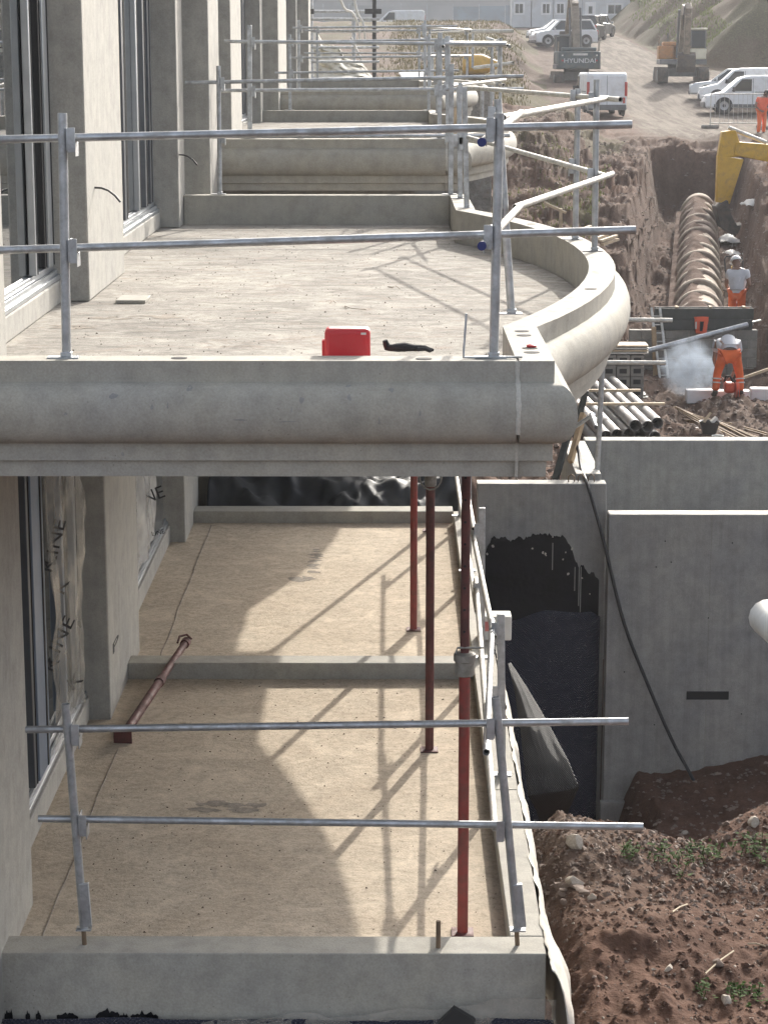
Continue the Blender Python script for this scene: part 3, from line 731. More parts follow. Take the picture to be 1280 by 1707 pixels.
# ------------------------------------------------------------------ shoring props
def prop(label, x, y, z0, z1, zc, upper='red_dark', lower='red_paint', handle=True, n=14, ck=1.0):
    g = thing('shoring_prop', label, 'shoring prop', (x, y, z0), group='red steel shoring props')
    B().box(x-.06, x+.06, y-.06, y+.06, z0+.002, z0+.009).build('base_plate', 'red_dark', g, world=True)
    B().box(x-.06, x+.06, y-.06, y+.06, z1-.008, z1-.001).build('head_plate', 'red_dark', g, world=True)
    B().tube(V((x, y, z0+.009)), V((x, y, zc)), .030, n=n).build('outer_tube', lower, g, world=True, smooth=50)
    it = B().tube(V((x, y, zc)), V((x, y, z1-.008)), .0245, n=n).build('inner_tube', upper, g, world=True, smooth=50)
    k = 0
    z = zc+.15
    while z < z1-.1:
        B().tube(V((x-.004, y-.0252, z)), V((x-.004, y-.0235, z)), .007, n=8).build('pin_hole', 'hole_shade', it, world=True); z += .12
    c = B().lathe([(.033*ck, -.10), (.040*ck, -.095), (.040*ck, -.02), (.046*ck, -.015), (.046*ck, .02), (.034*ck, .03)], (x, y, zc), n=16).build('collar', 'prop_steel', g, world=True, smooth=35)
    if handle:
        pts = [(x+.055*math.cos(t)*1.35, y-.03+.02*math.sin(t), zc-.03+.085*math.sin(t)) for t in np.linspace(0, 2*math.pi, 16)]
        B().path(pts, .006, 6, False).build('handle', 'prop_steel', c, world=True, smooth=50)
    B().path([(x+.10, y-.02, zc+.06), (x-.04, y-.02, zc+.06), (x-.05, y-.03, zc+.03)], .006, 6).build('locking_pin', 'prop_steel', g, world=True)
    return g
prop('nearest red shoring prop, bright red below its chunky grey collar', .39, 11.2, 3.24, 6.003, 4.82, handle=False, ck=1.3)
prop('middle red shoring prop with looped grey collar high up', .26, 14.4, 3.24, 6.003, 5.22, 'red_paint', 'red_dark')
prop('farthest red shoring prop, standing on the back terrace bay', .18, 17.6, 3.245, 6.003, 5.55, 'red_paint', 'red_paint')
prop('red shoring prop hidden behind the middle one at the far end of the terrace', .37, 21.45, 3.245, 6.003, 5.5)
# prop lying across the kerb
a, c = V((-1.86, 14.45, 3.30)), V((-1.75, 16.35, 3.43))
a, c = W(205, 1228, 14.55), W(312, 1068, 16.75)
g = thing('shoring_prop', 'dark red shoring prop lying on the terrace with its end on the kerb', 'shoring prop', a, group='red steel shoring props')
d = (c-a).normalized(); m = a+d*(c-a).length*.55
B().tube(a+d*.01, m, .033).build('outer_tube', 'red_dark', g, world=True, smooth=50)
B().tube(m, c, .028).build('inner_tube', 'red_dark', g, world=True, smooth=50)
B().tube(m-d*.05, m+d*.04, .04).build('collar', 'red_dark', g, world=True, smooth=50)
B().bar(a-d*.004, a+d*.006, .13, .13).build('base_plate', 'red_dark', g, world=True)
B().tube(c-d*.10, c-d*.01, .038).build('head_sleeve', 'red_dark', g, world=True, smooth=40)
B().path([c-d*.12+V((-.05, 0, .02)), c-d*.06+V((-.045, 0, .055)), c-d*.0+V((0, 0, .05)), c-d*.05+V((.045, 0, .03))], .009, 6).build('pin_loop', 'red_dark', g, world=True)

# ------------------------------------------------------------------ small things on the balconies
t = thing('tool_case', 'bright red plastic case standing on the balcony behind the front ledge', 'case', (-.46, 10.45, 6.57))
bx = W(541, 597, 10.42); bq = W(617, 552, 10.42)
t.location = (0, 0, 0); t.location = ((bx.x+bq.x)/2, 10.5, 6.27)
hw = (bq.x-bx.x)/2
B().box(-hw, hw, -.06, .06, .0, .42).build('body', 'red_plastic', t, bevel=.022, seg=3)
B().box(-hw-.008, hw+.008, -.068, -.03, .19, .205).build('rim', 'red_plastic', t, bevel=.004)
B().box(-hw+.02, hw-.02, -.0625, -.059, .235, .395).build('lid_panel', 'red_plastic', t, bevel=.003)
B().box(-hw-.014, -hw+.01, -.03, .03, .28, .36).build('latch', 'red_plastic', t, bevel=.004)
B().box(hw-.045, hw-.02, -.0635, -.059, .392, .402).build('catch', 'reflective', t)
p0 = W(675, 590, 10.75)
t = thing('work_glove', 'black work glove lying behind the front ledge beside the red case', 'glove', (p0.x, 10.62, 6.27))
gl = B()
def glove(u, v):
    th = 2*math.pi*u; l = (v-.5)*.19
    r = .03*(1-.55*abs(v-.45)*1.6)+.008*nz(u*4, v*6)
    return (l+.01*nz(u*3, v*5), r*math.cos(th)*1.2, .285+max(-.0, r*math.sin(th)*.8+.02))
gl.grid(glove, 16, 18); gl.build('palm', 'black_cloth', t, smooth=80)
for k in range(4): B().path([(.06, -.03+.02*k, .30), (.10, -.032+.022*k, .302), (.125+.008*(k % 3), -.034+.024*k, .29)], [.011, .010, .007], 8).build('finger', 'black_cloth', t, smooth=70)
B().path([(-.085, 0, .30), (-.095, -.005, .325), (-.10, -.008, .342)], [.018, .016, .012], 8).build('cuff', 'black_cloth', t, smooth=70)
# bent rebar hook on the ledge
h0 = V((.34, 10.24, 6.578))
tag(B().path([h0+V((.28, .02, 0)), h0+V((.03, 0, 0)), h0, h0+V((.0, .005, .03)), h0+V((.012, .01, .21))], .006, 6).build('bent_rod', 'galvanised', None, smooth=60), 'thin bent steel rod hooked on the front ledge beside the right post', 'rod')
tag(B().lathe([(.02, 0), (.025, .004), (.025, .012), (.012, .018)], (.69, 10.66, 6.5705), n=14).build('pipe_cap', 'red_plastic', None, smooth=35), 'small red plastic cap on the ledge corner', 'cap')
# stub dowels on the lower parapet
tag(B().tube((.245, 10.70, 3.368), (.245, 10.70, 3.52), .0125).build('steel_dowel', 'rebar', None, smooth=50), 'short rusty steel dowel standing alone on the lower front parapet', 'dowel')
tag(B().path([(.30, 10.98, 3.25), (.27, 10.97, 3.252), (.25, 10.965, 3.285)], .006, 6).build('bent_nail', 'steel_dark', None), 'bent dark rod on the terrace at the foot of the nearest prop', 'rod')
# patch left unfinished near the window
tag(B().box(-1.95, -1.74, 15.2, 15.55, 6.271, 6.295).build('board_offcut', 'ledge_concrete', None, bevel=.004), 'flat pale board offcut lying on the balcony slab near the window pier', 'board')


# chips scraped out of the bowed ledge
rc = random.Random(31); bow_ob = [c for c in b1.children if c.name.startswith('bowed_ledge')][0]
for k in range(42):
    yl = 1.5+rc.random()**1.3*6.5; x0 = bow_x(yl); o_, z_ = rc.choice([(.03, -.122), (.055, -.145), (.075, -.168), (.09, -.195), (.1, -.225), (.104, -.25)])
    sl = rc.uniform(.02, .05); o2 = min(.106, o_+.02); z2 = z_-.03
    p = V((x0+o_+.0035, yl, z_+.003)); q = V((bow_x(yl-sl)+o2+.003, yl-sl, z2))
    wv_ = rc.uniform(.002, .0045); n_ = V((.5, .86, 0))*wv_
    B().add([p-n_, p+n_, q+n_, q-n_], [(0, 1, 2, 3)]).build('chip', 'wall_concrete', bow_ob)
for k in range(45):
    yl = rc.uniform(1.6, 9.5); x0 = bow_x(yl)-rc.uniform(.03, .15); L_ = rc.uniform(.01, .04); w_ = rc.uniform(.004, .012)
    B().add([(x0-L_, yl-w_, .0015), (x0, yl-w_*1.4, .0015), (x0+L_, yl+w_, .0015), (x0, yl+w_*.6, .0015)], [(0, 1, 2, 3)]).build('chip', 'block_concrete', bow_ob)
fl_ob = [c for c in b1.children if c.name.startswith('front_ledge')][0]
for (u, v, sx_, sz_) in ((317, 647, .014, .012), (254, 679, .007, .012), (280, 677, .005, .014), (503, 667, .010, .015), (582, 663, .010, .014), (581, 641, .012, .006), (652, 649, .010, .012), (486, 684, .005, .012), (632, 702, .006, .018), (190, 660, .02, .012), (700, 690, .006, .012), (110, 690, .01, .006), (400, 700, .03, .004), (480, 703, .05, .003), (205, 757, .008, .01), (528, 770, .012, .006)):
    zz = W(u, v, 10.08).z-6.57
    if zz < -.57: continue
    oo = np.interp(-zz, [-z for o, z in PROF], [o for o, z in PROF]); q = W(u, v, 10.18-oo)
    def sp_(t, k): 
        z2 = q.z+sz_*k*math.sin(t)*(1+.3*math.sin(3*t+u)); o2 = np.interp(-(z2-6.57), [-z for o, z in PROF], [o for o, z in PROF]); return (q.x+sx_*k*math.cos(t)*(1+.3*math.sin(2*t+v)), 10.18-o2-.0015, z2)
    pts = [sp_(t, 1) for t in np.linspace(0, 5.76, 12)]+[sp_(0, 0)]
    B().add(pts, [(i, (i+1) % 12, 12) for i in range(12)]).build('drip_spot', 'wall_concrete', fl_ob, world=True)
# white block parcel on the terrace edge
t = thing('concrete_brick', 'white block with pink print sitting on the terrace side parapet', 'block', (.86, 16.9, 3.37))
B().box(-.16, .10, -.10, .10, .001, .20).build('body', 'brick_white', t, bevel=.01)
B().box(-.15, -.06, -.1015, -.1, .08, .16).build('print', 'pink_print', t)

# ------------------------------------------------------------------ sheets: tarpaulin, films, membranes, fabric
def sheet(fn, nu, nv, name, mat, uv=True, solid=.004, **kw):
    b = B(); b.grid(fn, nu, nv); o = b.build(name, mat, kw.get('parent'), world=True, smooth=80, solid=solid)
    if uv:
        me = o.data; l = me.uv_layers.new(name='UVMap'); su, sv = kw.get('uvs', (1, 1))
        idx = np.zeros(len(me.loops), np.int32); me.loops.foreach_get('vertex_index', idx)
        arr = np.stack([(idx % nu)/(nu-1)*su, (idx//nu)/(nv-1)*sv], -1)
        l.data.foreach_set('uv', arr.ravel().astype(np.float32))
    return o
def tarp(u, v):
    x = -1.95+2.75*u; y = 22.25+1.9*v
    z = 3.10+.34*math.sin(math.pi*min(1, v*1.1))**.7+.12*nz(x*1.1+3, y*1.2, 2)+.16*(1-2*abs(nz(x*1.7+.8*y, y*1.1-x*.4, 3)))+.05*(1-2*abs(nz(x*5-2*y, y*4, 2)))
    return (x, y+.1*nz(x*3, v*4+9), z)
tag(sheet(tarp, 110, 50, 'tarpaulin', 'tarp_black', False), 'crumpled black plastic tarpaulin heaped behind the rear terrace kerb', 'tarpaulin')
def film_fn(y0, y1, z0, z1, x, amp, seed, taper=0):
    def fn(u, v):
        y = y0+(y1-y0)*u; z = z0+(z1-z0)*v
        f = fbm(np.array([y*3+seed, ]), np.array([z*1.3]), 4)[0]
        fold = 1-2.2*abs(nz((y*1.4+z*.7)*2.2+seed, z*.5-y*.4, 2))
        return (x+amp*f+amp*.7*fold, y-taper*(1-v)*(u-.5), z+.03*nz(y*4, 3))
    return fn
f1 = sheet(film_fn(13.15, 14.85, 3.56, 5.95, -2.18, .055, 3, .35), 70, 90, 'window_film', 'clear_film', False, 0)
tag(f1, 'clear crumpled protective film with lettering hanging over the near lower window', 'plastic film')
f2 = sheet(film_fn(17.1, 19.6, 3.62, 5.95, -2.20, .05, 8, .4), 60, 70, 'window_film', 'milky_film', False, 0)
tag(f2, 'milky protective film with big lettering over the far lower window', 'plastic film')
def corner(u, v):
    a = W(231, 800, 19.8); c_ = W(277, 905, 19.8); x = a.x+(c_.x-a.x)*u; z = c_.z+.05+(4.15-c_.z)*v
    return (x, 19.8-.18*u+.05*nz(u*3, v*4), max(z, c_.z+.30-.6*u*u*0+.0) if u > 2 else z+.12*u*(1-v)*1.2)
sheet(corner, 18, 26, 'loose_corner', 'milky_film', False, 0, parent=f2)
def put_text(txt, u, v, y, s, tilt, yawz, par, sx=1.0):
    q = W(u, v, y*.972); text_part(txt, s, 'ink', par, Matrix.Translation(q) @ Matrix.Rotation(R(yawz), 4, 'Z') @ Matrix.Rotation(R(90), 4, 'X') @ Matrix.Rotation(R(tilt), 4, 'Z') @ Matrix.Diagonal((sx, 1, 1, 1)), .0008)
put_text('NE', 256, 826, 19.3, .16, 20, 8, f2)
put_text('LINE', 264, 888, 19.3, .06, 12, 8, f2)
put_text('LINE', 93, 905, 14.1, .13, 72, 40, f1, 1.2)
put_text('K', 82, 942, 14.0, .13, 70, 40, f1, 1.2)
put_text('K', 104, 978, 14.3, .13, 60, 40, f1, 1.3)
put_text('LINE', 100, 1068, 14.1, .14, 58, 40, f1, 1.2)
put_text('K', 88, 1108, 13.9, .12, 55, 40, f1, 1.3)
put_text('K', 126, 1136, 14.6, .14, 35, 40, f1, 1.3)
# retaining walls
def rwall(label, parts, loc):
    g = thing('retaining_wall', label, 'wall', loc, group='grey retaining walls right of the terrace')
    for (x0, x1, y0, y1, z0, z1, nm, mt) in parts: B().box(x0, x1, y0, y1, z0, z1).build(nm, mt, g, world=True, bevel=.008)
    return g
def crumb(g, x0, x1, y0, y1, z, n, seed):
    rnd = random.Random(seed); b = B()
    nx, ny = max(2, int((x1-x0)/.035)), max(2, int((y1-y0)/.035))
    b.grid(lambda u, v: (x0+(x1-x0)*u, y0+(y1-y0)*v, z+.004+(.014*abs(nz(u*nx*.31+seed, v*ny*.31, 3)) if 0 < u < 1 and 0 < v < 1 else 0)), nx, ny)
    return b.build('mortar_crust', 'plaster_top', g, world=True, smooth=25)
wC = rwall('retaining wall with black bitumen patch and dimpled membrane, touching the terrace', [(.86, 2.165, 21.40, 21.62, -.3, 3.74, 'wall_panel', 'wall_concrete')], (1.5, 21.4, 0))
crumb(wC, .86, 2.16, 21.41, 21.61, 3.74, 1, 2)
wD = rwall('short return wall running away from the bitumen-patched wall, rough white top', [(1.87, 2.13, 21.63, 23.55, -.3, 3.80, 'wall_panel', 'wall_concrete')], (2, 22, 0))
crumb(wD, 1.875, 2.125, 21.64, 23.54, 3.80, 1, 5)
wA = rwall('big plain retaining wall in front with dark slot, hose leaning on it', [(2.172, 12, 21.18, 21.40, -.3, 3.47, 'wall_panel', 'wall_concrete'), (2.14, 12, 21.10, 21.18, -.3, .47, 'footing', 'wall_concrete')], (4, 21.3, 0))
crumb(wA, 2.18, 7.0, 21.19, 21.39, 3.47, 1, 9)
B().box(3.0, 3.43, 21.174, 21.19, 1.545, 1.632).build('slot', 'hole_shade', wA, world=True)
B().box(2.99, 3.44, 21.172, 21.179, 1.535, 1.545).build('slot_lip', 'wall_concrete', wA, world=True)
for (u, v) in ((1108, 902), (1118, 937), (1093, 945), (1040, 1120), (1220, 905), (1180, 1030), (1090, 1208), (1235, 1190)): q_ = W(u, v, 21.18); B().tube((q_.x, 21.176, q_.z), (q_.x, 21.182, q_.z), .007, n=10).build('tie_hole', 'hole_shade', wA, world=True)
for x_ in (3.2, 4.4): B().box(x_, x_+.004, 21.1775, 21.1785, .5, 3.45).build('panel_line', 'block_concrete', wA, world=True)
B().box(2.22, 12, 21.1775, 21.1785, 2.405, 2.412).build('pour_line', 'wall_concrete', wA, world=True)
wB = rwall('rear retaining wall behind the front one, pale rough top edge', [(2.13, 14, 23.56, 23.80, -.3, 3.80, 'wall_panel', 'wall_concrete')], (4, 23.6, 0))
crumb(wB, 2.14, 7.6, 23.57, 23.79, 3.80, 1, 12)
# bitumen coat with a ragged outline
def bitumen():
    out = [(815, 893), (850, 900), (880, 892), (912, 890), (935, 893), (952, 915), (962, 940), (985, 955), (998, 962), (1000, 1010)]
    bb = B(); cols = []
    n = 90
    for i in range(n+1):
        u = 806+(998-806)*i/n
        vt = np.interp(u, [806, 820, 850, 880, 912, 935, 952, 962, 985, 998], [930, 892, 902, 893, 890, 893, 915, 940, 955, 965])+6*nz(i*.35, 1)+3*nz(i*1.3, 4)
        x = W(u, vt, 21.39)
        cols.append((x.x, x.z))
    vs = []
    for x, z in cols: vs += [(x, 21.392, z), (x, 21.392, -.2), (x, 21.41, z), (x, 21.41, -.2)]
    fs = []
    for i in range(n):
        a, b_ = i*4, i*4+4
        fs += [(a, b_, b_+1, a+1), (a, a+2, b_+2, b_)]
    bb.add(vs, fs); bb.build('bitumen_coat', 'bitumen', wC, world=True)
    rnd = random.Random(4)
    for k in range(13):   # bare concrete spots and runs
        u, v = rnd.choice([(918, 905), (935, 912), (915, 918), (945, 925), (893, 915), (960, 960), (985, 975), (905, 925), (992, 990), (816, 912), (820, 925)])
        q = W(u+rnd.uniform(-14, 10), v+rnd.uniform(-10, 14), 21.389); r = rnd.uniform(.004, .016)
        B().add([(q.x+r*rnd.uniform(.6, 1.2)*math.cos(t), 21.3905, q.z+r*rnd.uniform(.7, 1.4)*math.sin(t)) for t in np.linspace(0, 6.0, 8)], [tuple(range(8))]).build('bare_spot', 'mortar', wC, world=True)
    for u, v0, v1 in ((921, 905, 950), (965, 945, 1010), (968, 945, 1030), (958, 945, 985)):
        p, q = W(u, v0, 21.39), W(u+1, v1, 21.39)
        B().box(p.x-.004, p.x+.004, 21.3895, 21.3915, q.z, p.z).build('run_mark', 'wall_concrete', wC, world=True)
bitumen()
def memb(u, v):
    x = .90+1.22*u; top = 2.33+.10*S(.2, .55, u)-.06*S(.92, 1, u)
    z = -.1+(top+.1)*v
    return (x, 21.37-.035*abs(nz(u*5, v*2+3, 3))-.02*S(.88, 1, v)*(1+nz(u*9, 1)), z+.02*nz(u*6, 5)*S(.9, 1, v))
tag(sheet(memb, 40, 60, 'drainage_membrane', 'dimple_membrane', uvs=(2.2, 4.2)), 'dark dimpled drainage membrane hung on the bitumen-patched wall', 'membrane')
def flap(u, v):
    # v runs along the terrace side towards the camera; past the crease the sheet folds back under itself
    vi = [0, .2, .4, .58, .70, .85, 1.0]
    ou, ov = np.interp(v, vi, [851, 878, 915, 947, 965, 950, 936]), np.interp(v, vi, [1105, 1145, 1208, 1268, 1312, 1345, 1380])
    iu, iv = np.interp(v, vi, [846, 858, 868, 874, 880, 894, 902]), np.interp(v, vi, [1105, 1155, 1225, 1280, 1326, 1352, 1385])
    yy = np.interp(v, vi, [16.6, 16.3, 15.9, 15.6, 15.4, 15.75, 16.1])
    bow_ = .06*math.sin(math.pi*u)*math.sin(math.pi*min(1, v/.7))
    p = W(iu+(ou-iu)*u, iv+(ov-iv)*u+3*nz(u*3, v*3), yy+.10*u-bow_)
    return tuple(p)
fl = sheet(flap, 26, 48, 'drainage_membrane', 'dimple_sunlit', uvs=(1.2, 2.6))
tag(fl, 'loose flap of dimpled membrane curling away from the terrace side', 'membrane')
def geo(u, v):
    y = 10.4+6.3*v
    k = .5+.5*math.sin(y*15+4*nz(y*1.5, 2)); o = .045*S(0, 1, u)*k*(.6+.6*abs(nz(y*1.5, 8)))
    bulge = .075*math.exp(-((y-10.75)/.35)**2)
    return (.815+(.055+bulge)*math.sin(u*2.3)+o+.022*nz(y*6, u*3), y-.01*nz(y*6, u*3), 3.375-.62*u**1.6+.03*nz(y*3, 3)*u)
tag(sheet(geo, 14, 220, 'geotextile', 'geotextile', False), 'rumpled off-white geotextile strip tucked along the outer terrace side', 'geotextile')
def memb2(u, v):
    return (-2.3+3.15*u, 10.585-.02*v-.012*abs(nz(u*9, 4)), 2.4+.62*v+(.02*nz(u*7, 2)-.05*S(.45, 0, u)*0))
tag(sheet(memb2, 70, 16, 'drainage_membrane', 'dimple_membrane', uvs=(6, 1.2)), 'dimpled membrane across the bottom of the front terrace parapet', 'membrane')
def film3(u, v):
    return (-1.0+1.86*u, 10.575-.035*abs(nz(u*9, v*5, 4))-.01*v, 2.6+(.42+.10*S(.2, .9, u))*v+.06*nz(u*7, 2)*v)
tag(sheet(film3, 50, 20, 'plastic_film', 'clear_film', False, 0), 'milky plastic film over the lower front parapet at the corner', 'plastic film')
for (u0, w, h, s) in ((8, 14, 22, 1), (43, 8, 20, 2), (60, 9, 20, 3), (95, 36, 16, 4), (160, 40, 22, 5), (200, 14, 12, 8), (218, 46, 16, 6)):
    q = W(u0, 1697, 10.61); q1 = W(u0+w, 1697, 10.61); zz = h/3600*11.9; n = 12
    pts = [(q.x+(q1.x-q.x)*i/n, 10.6135, q.z-.03) for i in range(n+1)] + [(q.x+(q1.x-q.x)*i/n, 10.6135, q.z+zz*(.35+.65*abs(nz(i*.8+s*3, s)))*math.sin(math.pi*(i+.4)/(n+.8))**.5) for i in range(n, -1, -1)]
    B().add(pts, [tuple(range(len(pts)))]).build('bitumen_splash', 'bitumen', b1, world=True)
q = W(757, 1681, 10.5)
tag(B().add([(q.x-.085, 10.50, q.z-.09), (q.x, 10.50, q.z), (q.x+.11, 10.50, q.z-.07), (q.x+.06, 10.50, q.z-.25), (q.x-.06, 10.50, q.z-.25),
             (q.x-.085, 10.54, q.z-.09), (q.x, 10.54, q.z), (q.x+.11, 10.54, q.z-.07), (q.x+.06, 10.54, q.z-.25), (q.x-.06, 10.54, q.z-.25)],
            [(0, 1, 2, 3, 4), (9, 8, 7, 6, 5), (0, 5, 6, 1), (1, 6, 7, 2), (2, 7, 8, 3), (3, 8, 9, 4), (4, 9, 5, 0)]).build('plastic_corner', 'bucket_black', None), 'black plastic corner poking up at the bottom edge of the front parapet', 'plastic piece')
# hose over the wall
hp = [W(945, 700, 22.6), W(962, 745, 22.3), W(968, 780, 21.9), W(980, 812, 21.35), W(1005, 900, 21.14), W(1040, 1040, 21.10), W(1085, 1155, 21.06), W(1120, 1235, 20.98), W(1147, 1285, 20.85), W(1165, 1320, 20.7)]
def smooth_pts(P, k=6):
    out = []
    for i in range(len(P)-1):
        p0, p1, p2, p3 = P[max(i-1, 0)], P[i], P[i+1], P[min(i+2, len(P)-1)]
        for j in range(k):
            t = j/k
            out.append(.5*((2*p1)+(p2-p0)*t+(2*p0-5*p1+4*p2-p3)*t*t+(3*p1-p0-3*p2+p3)*t**3))
    return out+[P[-1]]
tag(B().path(smooth_pts(hp), .018, 8).build('black_hose', 'cable_black', None, smooth=60), 'long black hose draped over the wall corner down to the soil mound', 'hose')
# falsework under the bow
t = thing('falsework_frame', 'grey steel falsework standing on the return wall under the bowed ledge', 'falsework', (1.9, 22.0, 3.8))
B().tube(W(994, 802, 21.9), W(1004, 600, 21.9), .028).build('standard', 'galvanised', t, world=True, smooth=50)
B().tube(W(945, 720, 22.4), W(990, 690, 22.2), .022).build('ledger', 'galvanised', t, world=True, smooth=50)
B().pipe(W(985, 690, 22.1), W(993, 712, 21.6), .022, .004).build('coupler_tube', 'galvanised', t, world=True, smooth=50)
B().bar(W(950, 770, 22.2), W(972, 690, 22.5), .05, .08).build('timber_strut', 'timber', t, world=True, bevel=.004)
B().bar(W(925, 800, 22.0), W(948, 720, 22.3), .06, .06).build('timber_strut', 'timber_dark', t, world=True, bevel=.004)
B().bar(W(958, 720, 23.0), W(976, 650, 23.0), .12, .06).build('soffit_beam', 'timber_dark', t, world=True, bevel=.004)
for k, (u, v) in enumerate(((968, 800), (985, 798), (952, 802))):
    q = W(u, v, 21.5); q.z = 3.74
    tag(B().path([q+V((-.03, 0, 0)), q+V((-.03, 0, .06)), q+V((0, 0, .085)), q+V((.03, 0, .06)), q+V((.03, 0, 0))], .006, 6).build('rebar_loop', 'rebar', None, smooth=60), ['bent rebar loop on the wall top next to the steel standard', 'bent rebar loop on the wall top right of the hose', 'bent rebar loop on the wall top left of the hose'][k], 'rebar', 'rebar loops on the wall top')
# ------------------------------------------------------------------ culvert pipe in the trench
cv = thing('culvert_pipe', 'long ribbed cream culvert pipe lying half buried in the trench', 'pipe', (6.7, 45.5, 1.9))
def cz(y): return 2.06 + .0392*(y-47)
y = 45.6; k = 0
while y < 70.6:
    L = 1.72; x0, x1 = pipe_x(y), pipe_x(y+L)
    p, q = V((x0, y, cz(y))), V((x1, y+L, cz(y+L))); d = q-p
    r = .53 + .012*math.sin(k*2.3)
    b = B()
    n = 28
    prof = [(0, r+.03), (.03, r+.065), (.11, r+.065), (.16, r+.01), (.3, r-.01), (.6, r-.02), (.97, r-.03), (.985, r-.03), (.985, r-.09), (0, r-.09)]
    vs = []
    for t_, rr in prof:
        c = p+d*t_
        for i in range(n):
            a = 2*math.pi*i/n; vs.append((c.x+rr*math.cos(a), c.y, c.z+rr*math.sin(a)))
    m_ = len(prof)
    b.add(vs, [(j*n+i, j*n+(i+1) % n, ((j+1) % m_)*n+(i+1) % n, ((j+1) % m_)*n+i) for j in range(m_) for i in range(n)])
    b.build('pipe_ring', 'culvert', cv, world=True, smooth=40)
    y += L; k += 1
def spoil(u, v):
    yy = 46.0+23.5*v; xx = pipe_x(yy)-.16+(u-.5)*1.1
    dx = xx-pipe_x(yy); top = cz(yy)+math.sqrt(max(.02, .53**2-dx*dx))
    cov = .13*nz(yy*.7, dx*1.2+4, 4)+.06*nz(yy*2.6, dx*3, 3)+.085-.17*abs(u-.5)*2
    return (xx, yy, top+cov)
o = sheet(spoil, 22, 260, 'loose_spoil', 'soil', False, 0); stuff(o); o['label'] = 'dark crumbs of soil lying on top of the culvert pipe'
ca = o.data.color_attributes.new('zone', 'FLOAT_COLOR', 'POINT'); ca.data.foreach_set('color', np.tile([.25, 0, 0, 1], len(o.data.vertices)).astype(np.float32))
# ------------------------------------------------------------------ headwall of concrete blocks with dark shuttering
hw_ = thing('block_headwall', 'grey concrete block headwall closing the end of the trench', 'wall', (6.3, 45, 1.3))
row = 0; z = 1.15
while z < 2.33:
    off = .25 if row % 2 else 0
    x = 4.95-off
    while x < 7.62:
        xa, xb = max(x, 4.95), min(x+.488, 7.62)
        if xb-xa > .06:
            j = random.uniform(-.006, .006)
            B().box(xa, xb, 44.95+j, 45.15, z, z+.188).build('block', 'block_concrete', hw_, world=True, bevel=.006)
        x += .5
    z += .2; row += 1
B().box(4.96, 7.61, 44.975, 45.13, 1.15, 2.32).build('mortar_bed', 'mortar', hw_, world=True)
B().box(7.0, 7.12, 44.90, 44.945, 1.3, 2.32).build('corner_post', 'block_concrete', hw_, world=True, bevel=.006)
t = thing('formwork_beam', 'dark shuttering boards on top of the block headwall', 'formwork', (6.4, 45, 2.34))
B().box(5.5, 7.5, 44.90, 44.945, 2.342, 2.56).build('board', 'timber_dark', t, world=True, bevel=.004)
B().box(5.48, 7.52, 44.91, 44.945, 2.565, 2.80).build('board', 'timber_dark', t, world=True, bevel=.004)
B().box(5.48, 7.52, 45.16, 45.20, 2.342, 2.80).build('board', 'timber_dark', t, world=True, bevel=.004)
for x in (5.9, 6.6, 7.3): B().box(x, x+.06, 44.946, 45.159, 2.80, 2.83).build('spreader', 'timber', t, world=True)
# clutter round the headwall
def bar_thing(name, label, cat, p, q, r, mat, group=None, sq=None):
    if sq: b = B().bar(p, q, sq[0], sq[1])
    else: b = B().tube(p, q, r, n=10)
    return tag(b.build(name, mat, None, smooth=None if sq else 50), label, cat, group)
bar_thing('scaffold_tube', 'long grey tube slanting up in front of the headwall to its right end', 'tube', W(1010, 603, 43.6), W(1245, 541, 44.5), .055, 'galvanised')
bar_thing('scaffold_tube', 'level pale tube leading towards the ladder left of the headwall', 'tube', W(1040, 533, 43.5), W(1120, 534, 43.5), .045, 'galvanised_sunlit')
bar_thing('scaffold_tube', 'level pale tube in front of the block pallet', 'tube', W(1008, 604, 40.0), W(1109, 605, 40.0), .04, 'galvanised_sunlit')
t = thing('ladder', 'pale ladder top leaning out of the ground left of the headwall', 'ladder', W(1098, 640, 44.4))
for u in (0, 14): B().bar(W(1100+u, 640, 44.3), W(1085+u, 513, 44.9), .05, .03).build('stile', 'galvanised_sunlit', t, world=True)
for k in range(9):
    f = k/9; v_ = 640-127*f; B().tube(W(1100-15*f, v_, 44.3+.6*f), W(1114-15*f, v_, 44.3+.6*f), .015).build('rung', 'galvanised_sunlit', t, world=True)
bar_thing('timber_post', 'upright pale timber post beside the ladder', 'post', W(1092, 640, 44.6), W(1089, 545, 44.6), 0, 'timber', sq=(.09, .09))
# orange vest hung over the shuttering
t = thing('hi_vis_vest', 'orange hi-vis vest hung over the dark shuttering boards', 'vest', W(1168, 530, 44.85))
def vest(u, v):
    a = (u-.5)*math.pi*1.5; q = W(1168, 529, 44.85)
    w_ = .15*(1-.25*v)+.015*nz(u*5, v*5)
    return (q.x+w_*math.sin(a), q.y-.04-.07*math.cos(a), q.z+.03-.36*v-.05*abs(u-.5)*(v < .2))
sheet(vest, 18, 16, 'panel', 'orange_vest', False, .006, parent=t)
q = W(1168, 540, 44.78)
B().grid(lambda u, v: (q.x-.035+.08*u*(1-.3*v), q.y-.075-.01*math.sin(u*3), q.z+.06-.2*v), 6, 8).build('lining', 'black_cloth', t, world=True, solid=.004)
B().box(q.x-.13, q.x-.10, q.y-.06, q.y-.055, q.z-.1, q.z+.05).build('reflective_band', 'reflective', t, world=True)
t = thing('tripod_unit', 'small orange unit on a pale tripod at the right end of the shuttering', 'lamp', W(1245, 535, 45.2))  # small orange machine on a tripod, not a light source
q = W(1243, 517, 45.2)
B().box(q.x-.07, q.x+.07, q.y-.05, q.y+.05, q.z-.05, q.z+.06).build('housing', 'orange_cloth', t, world=True, bevel=.02)
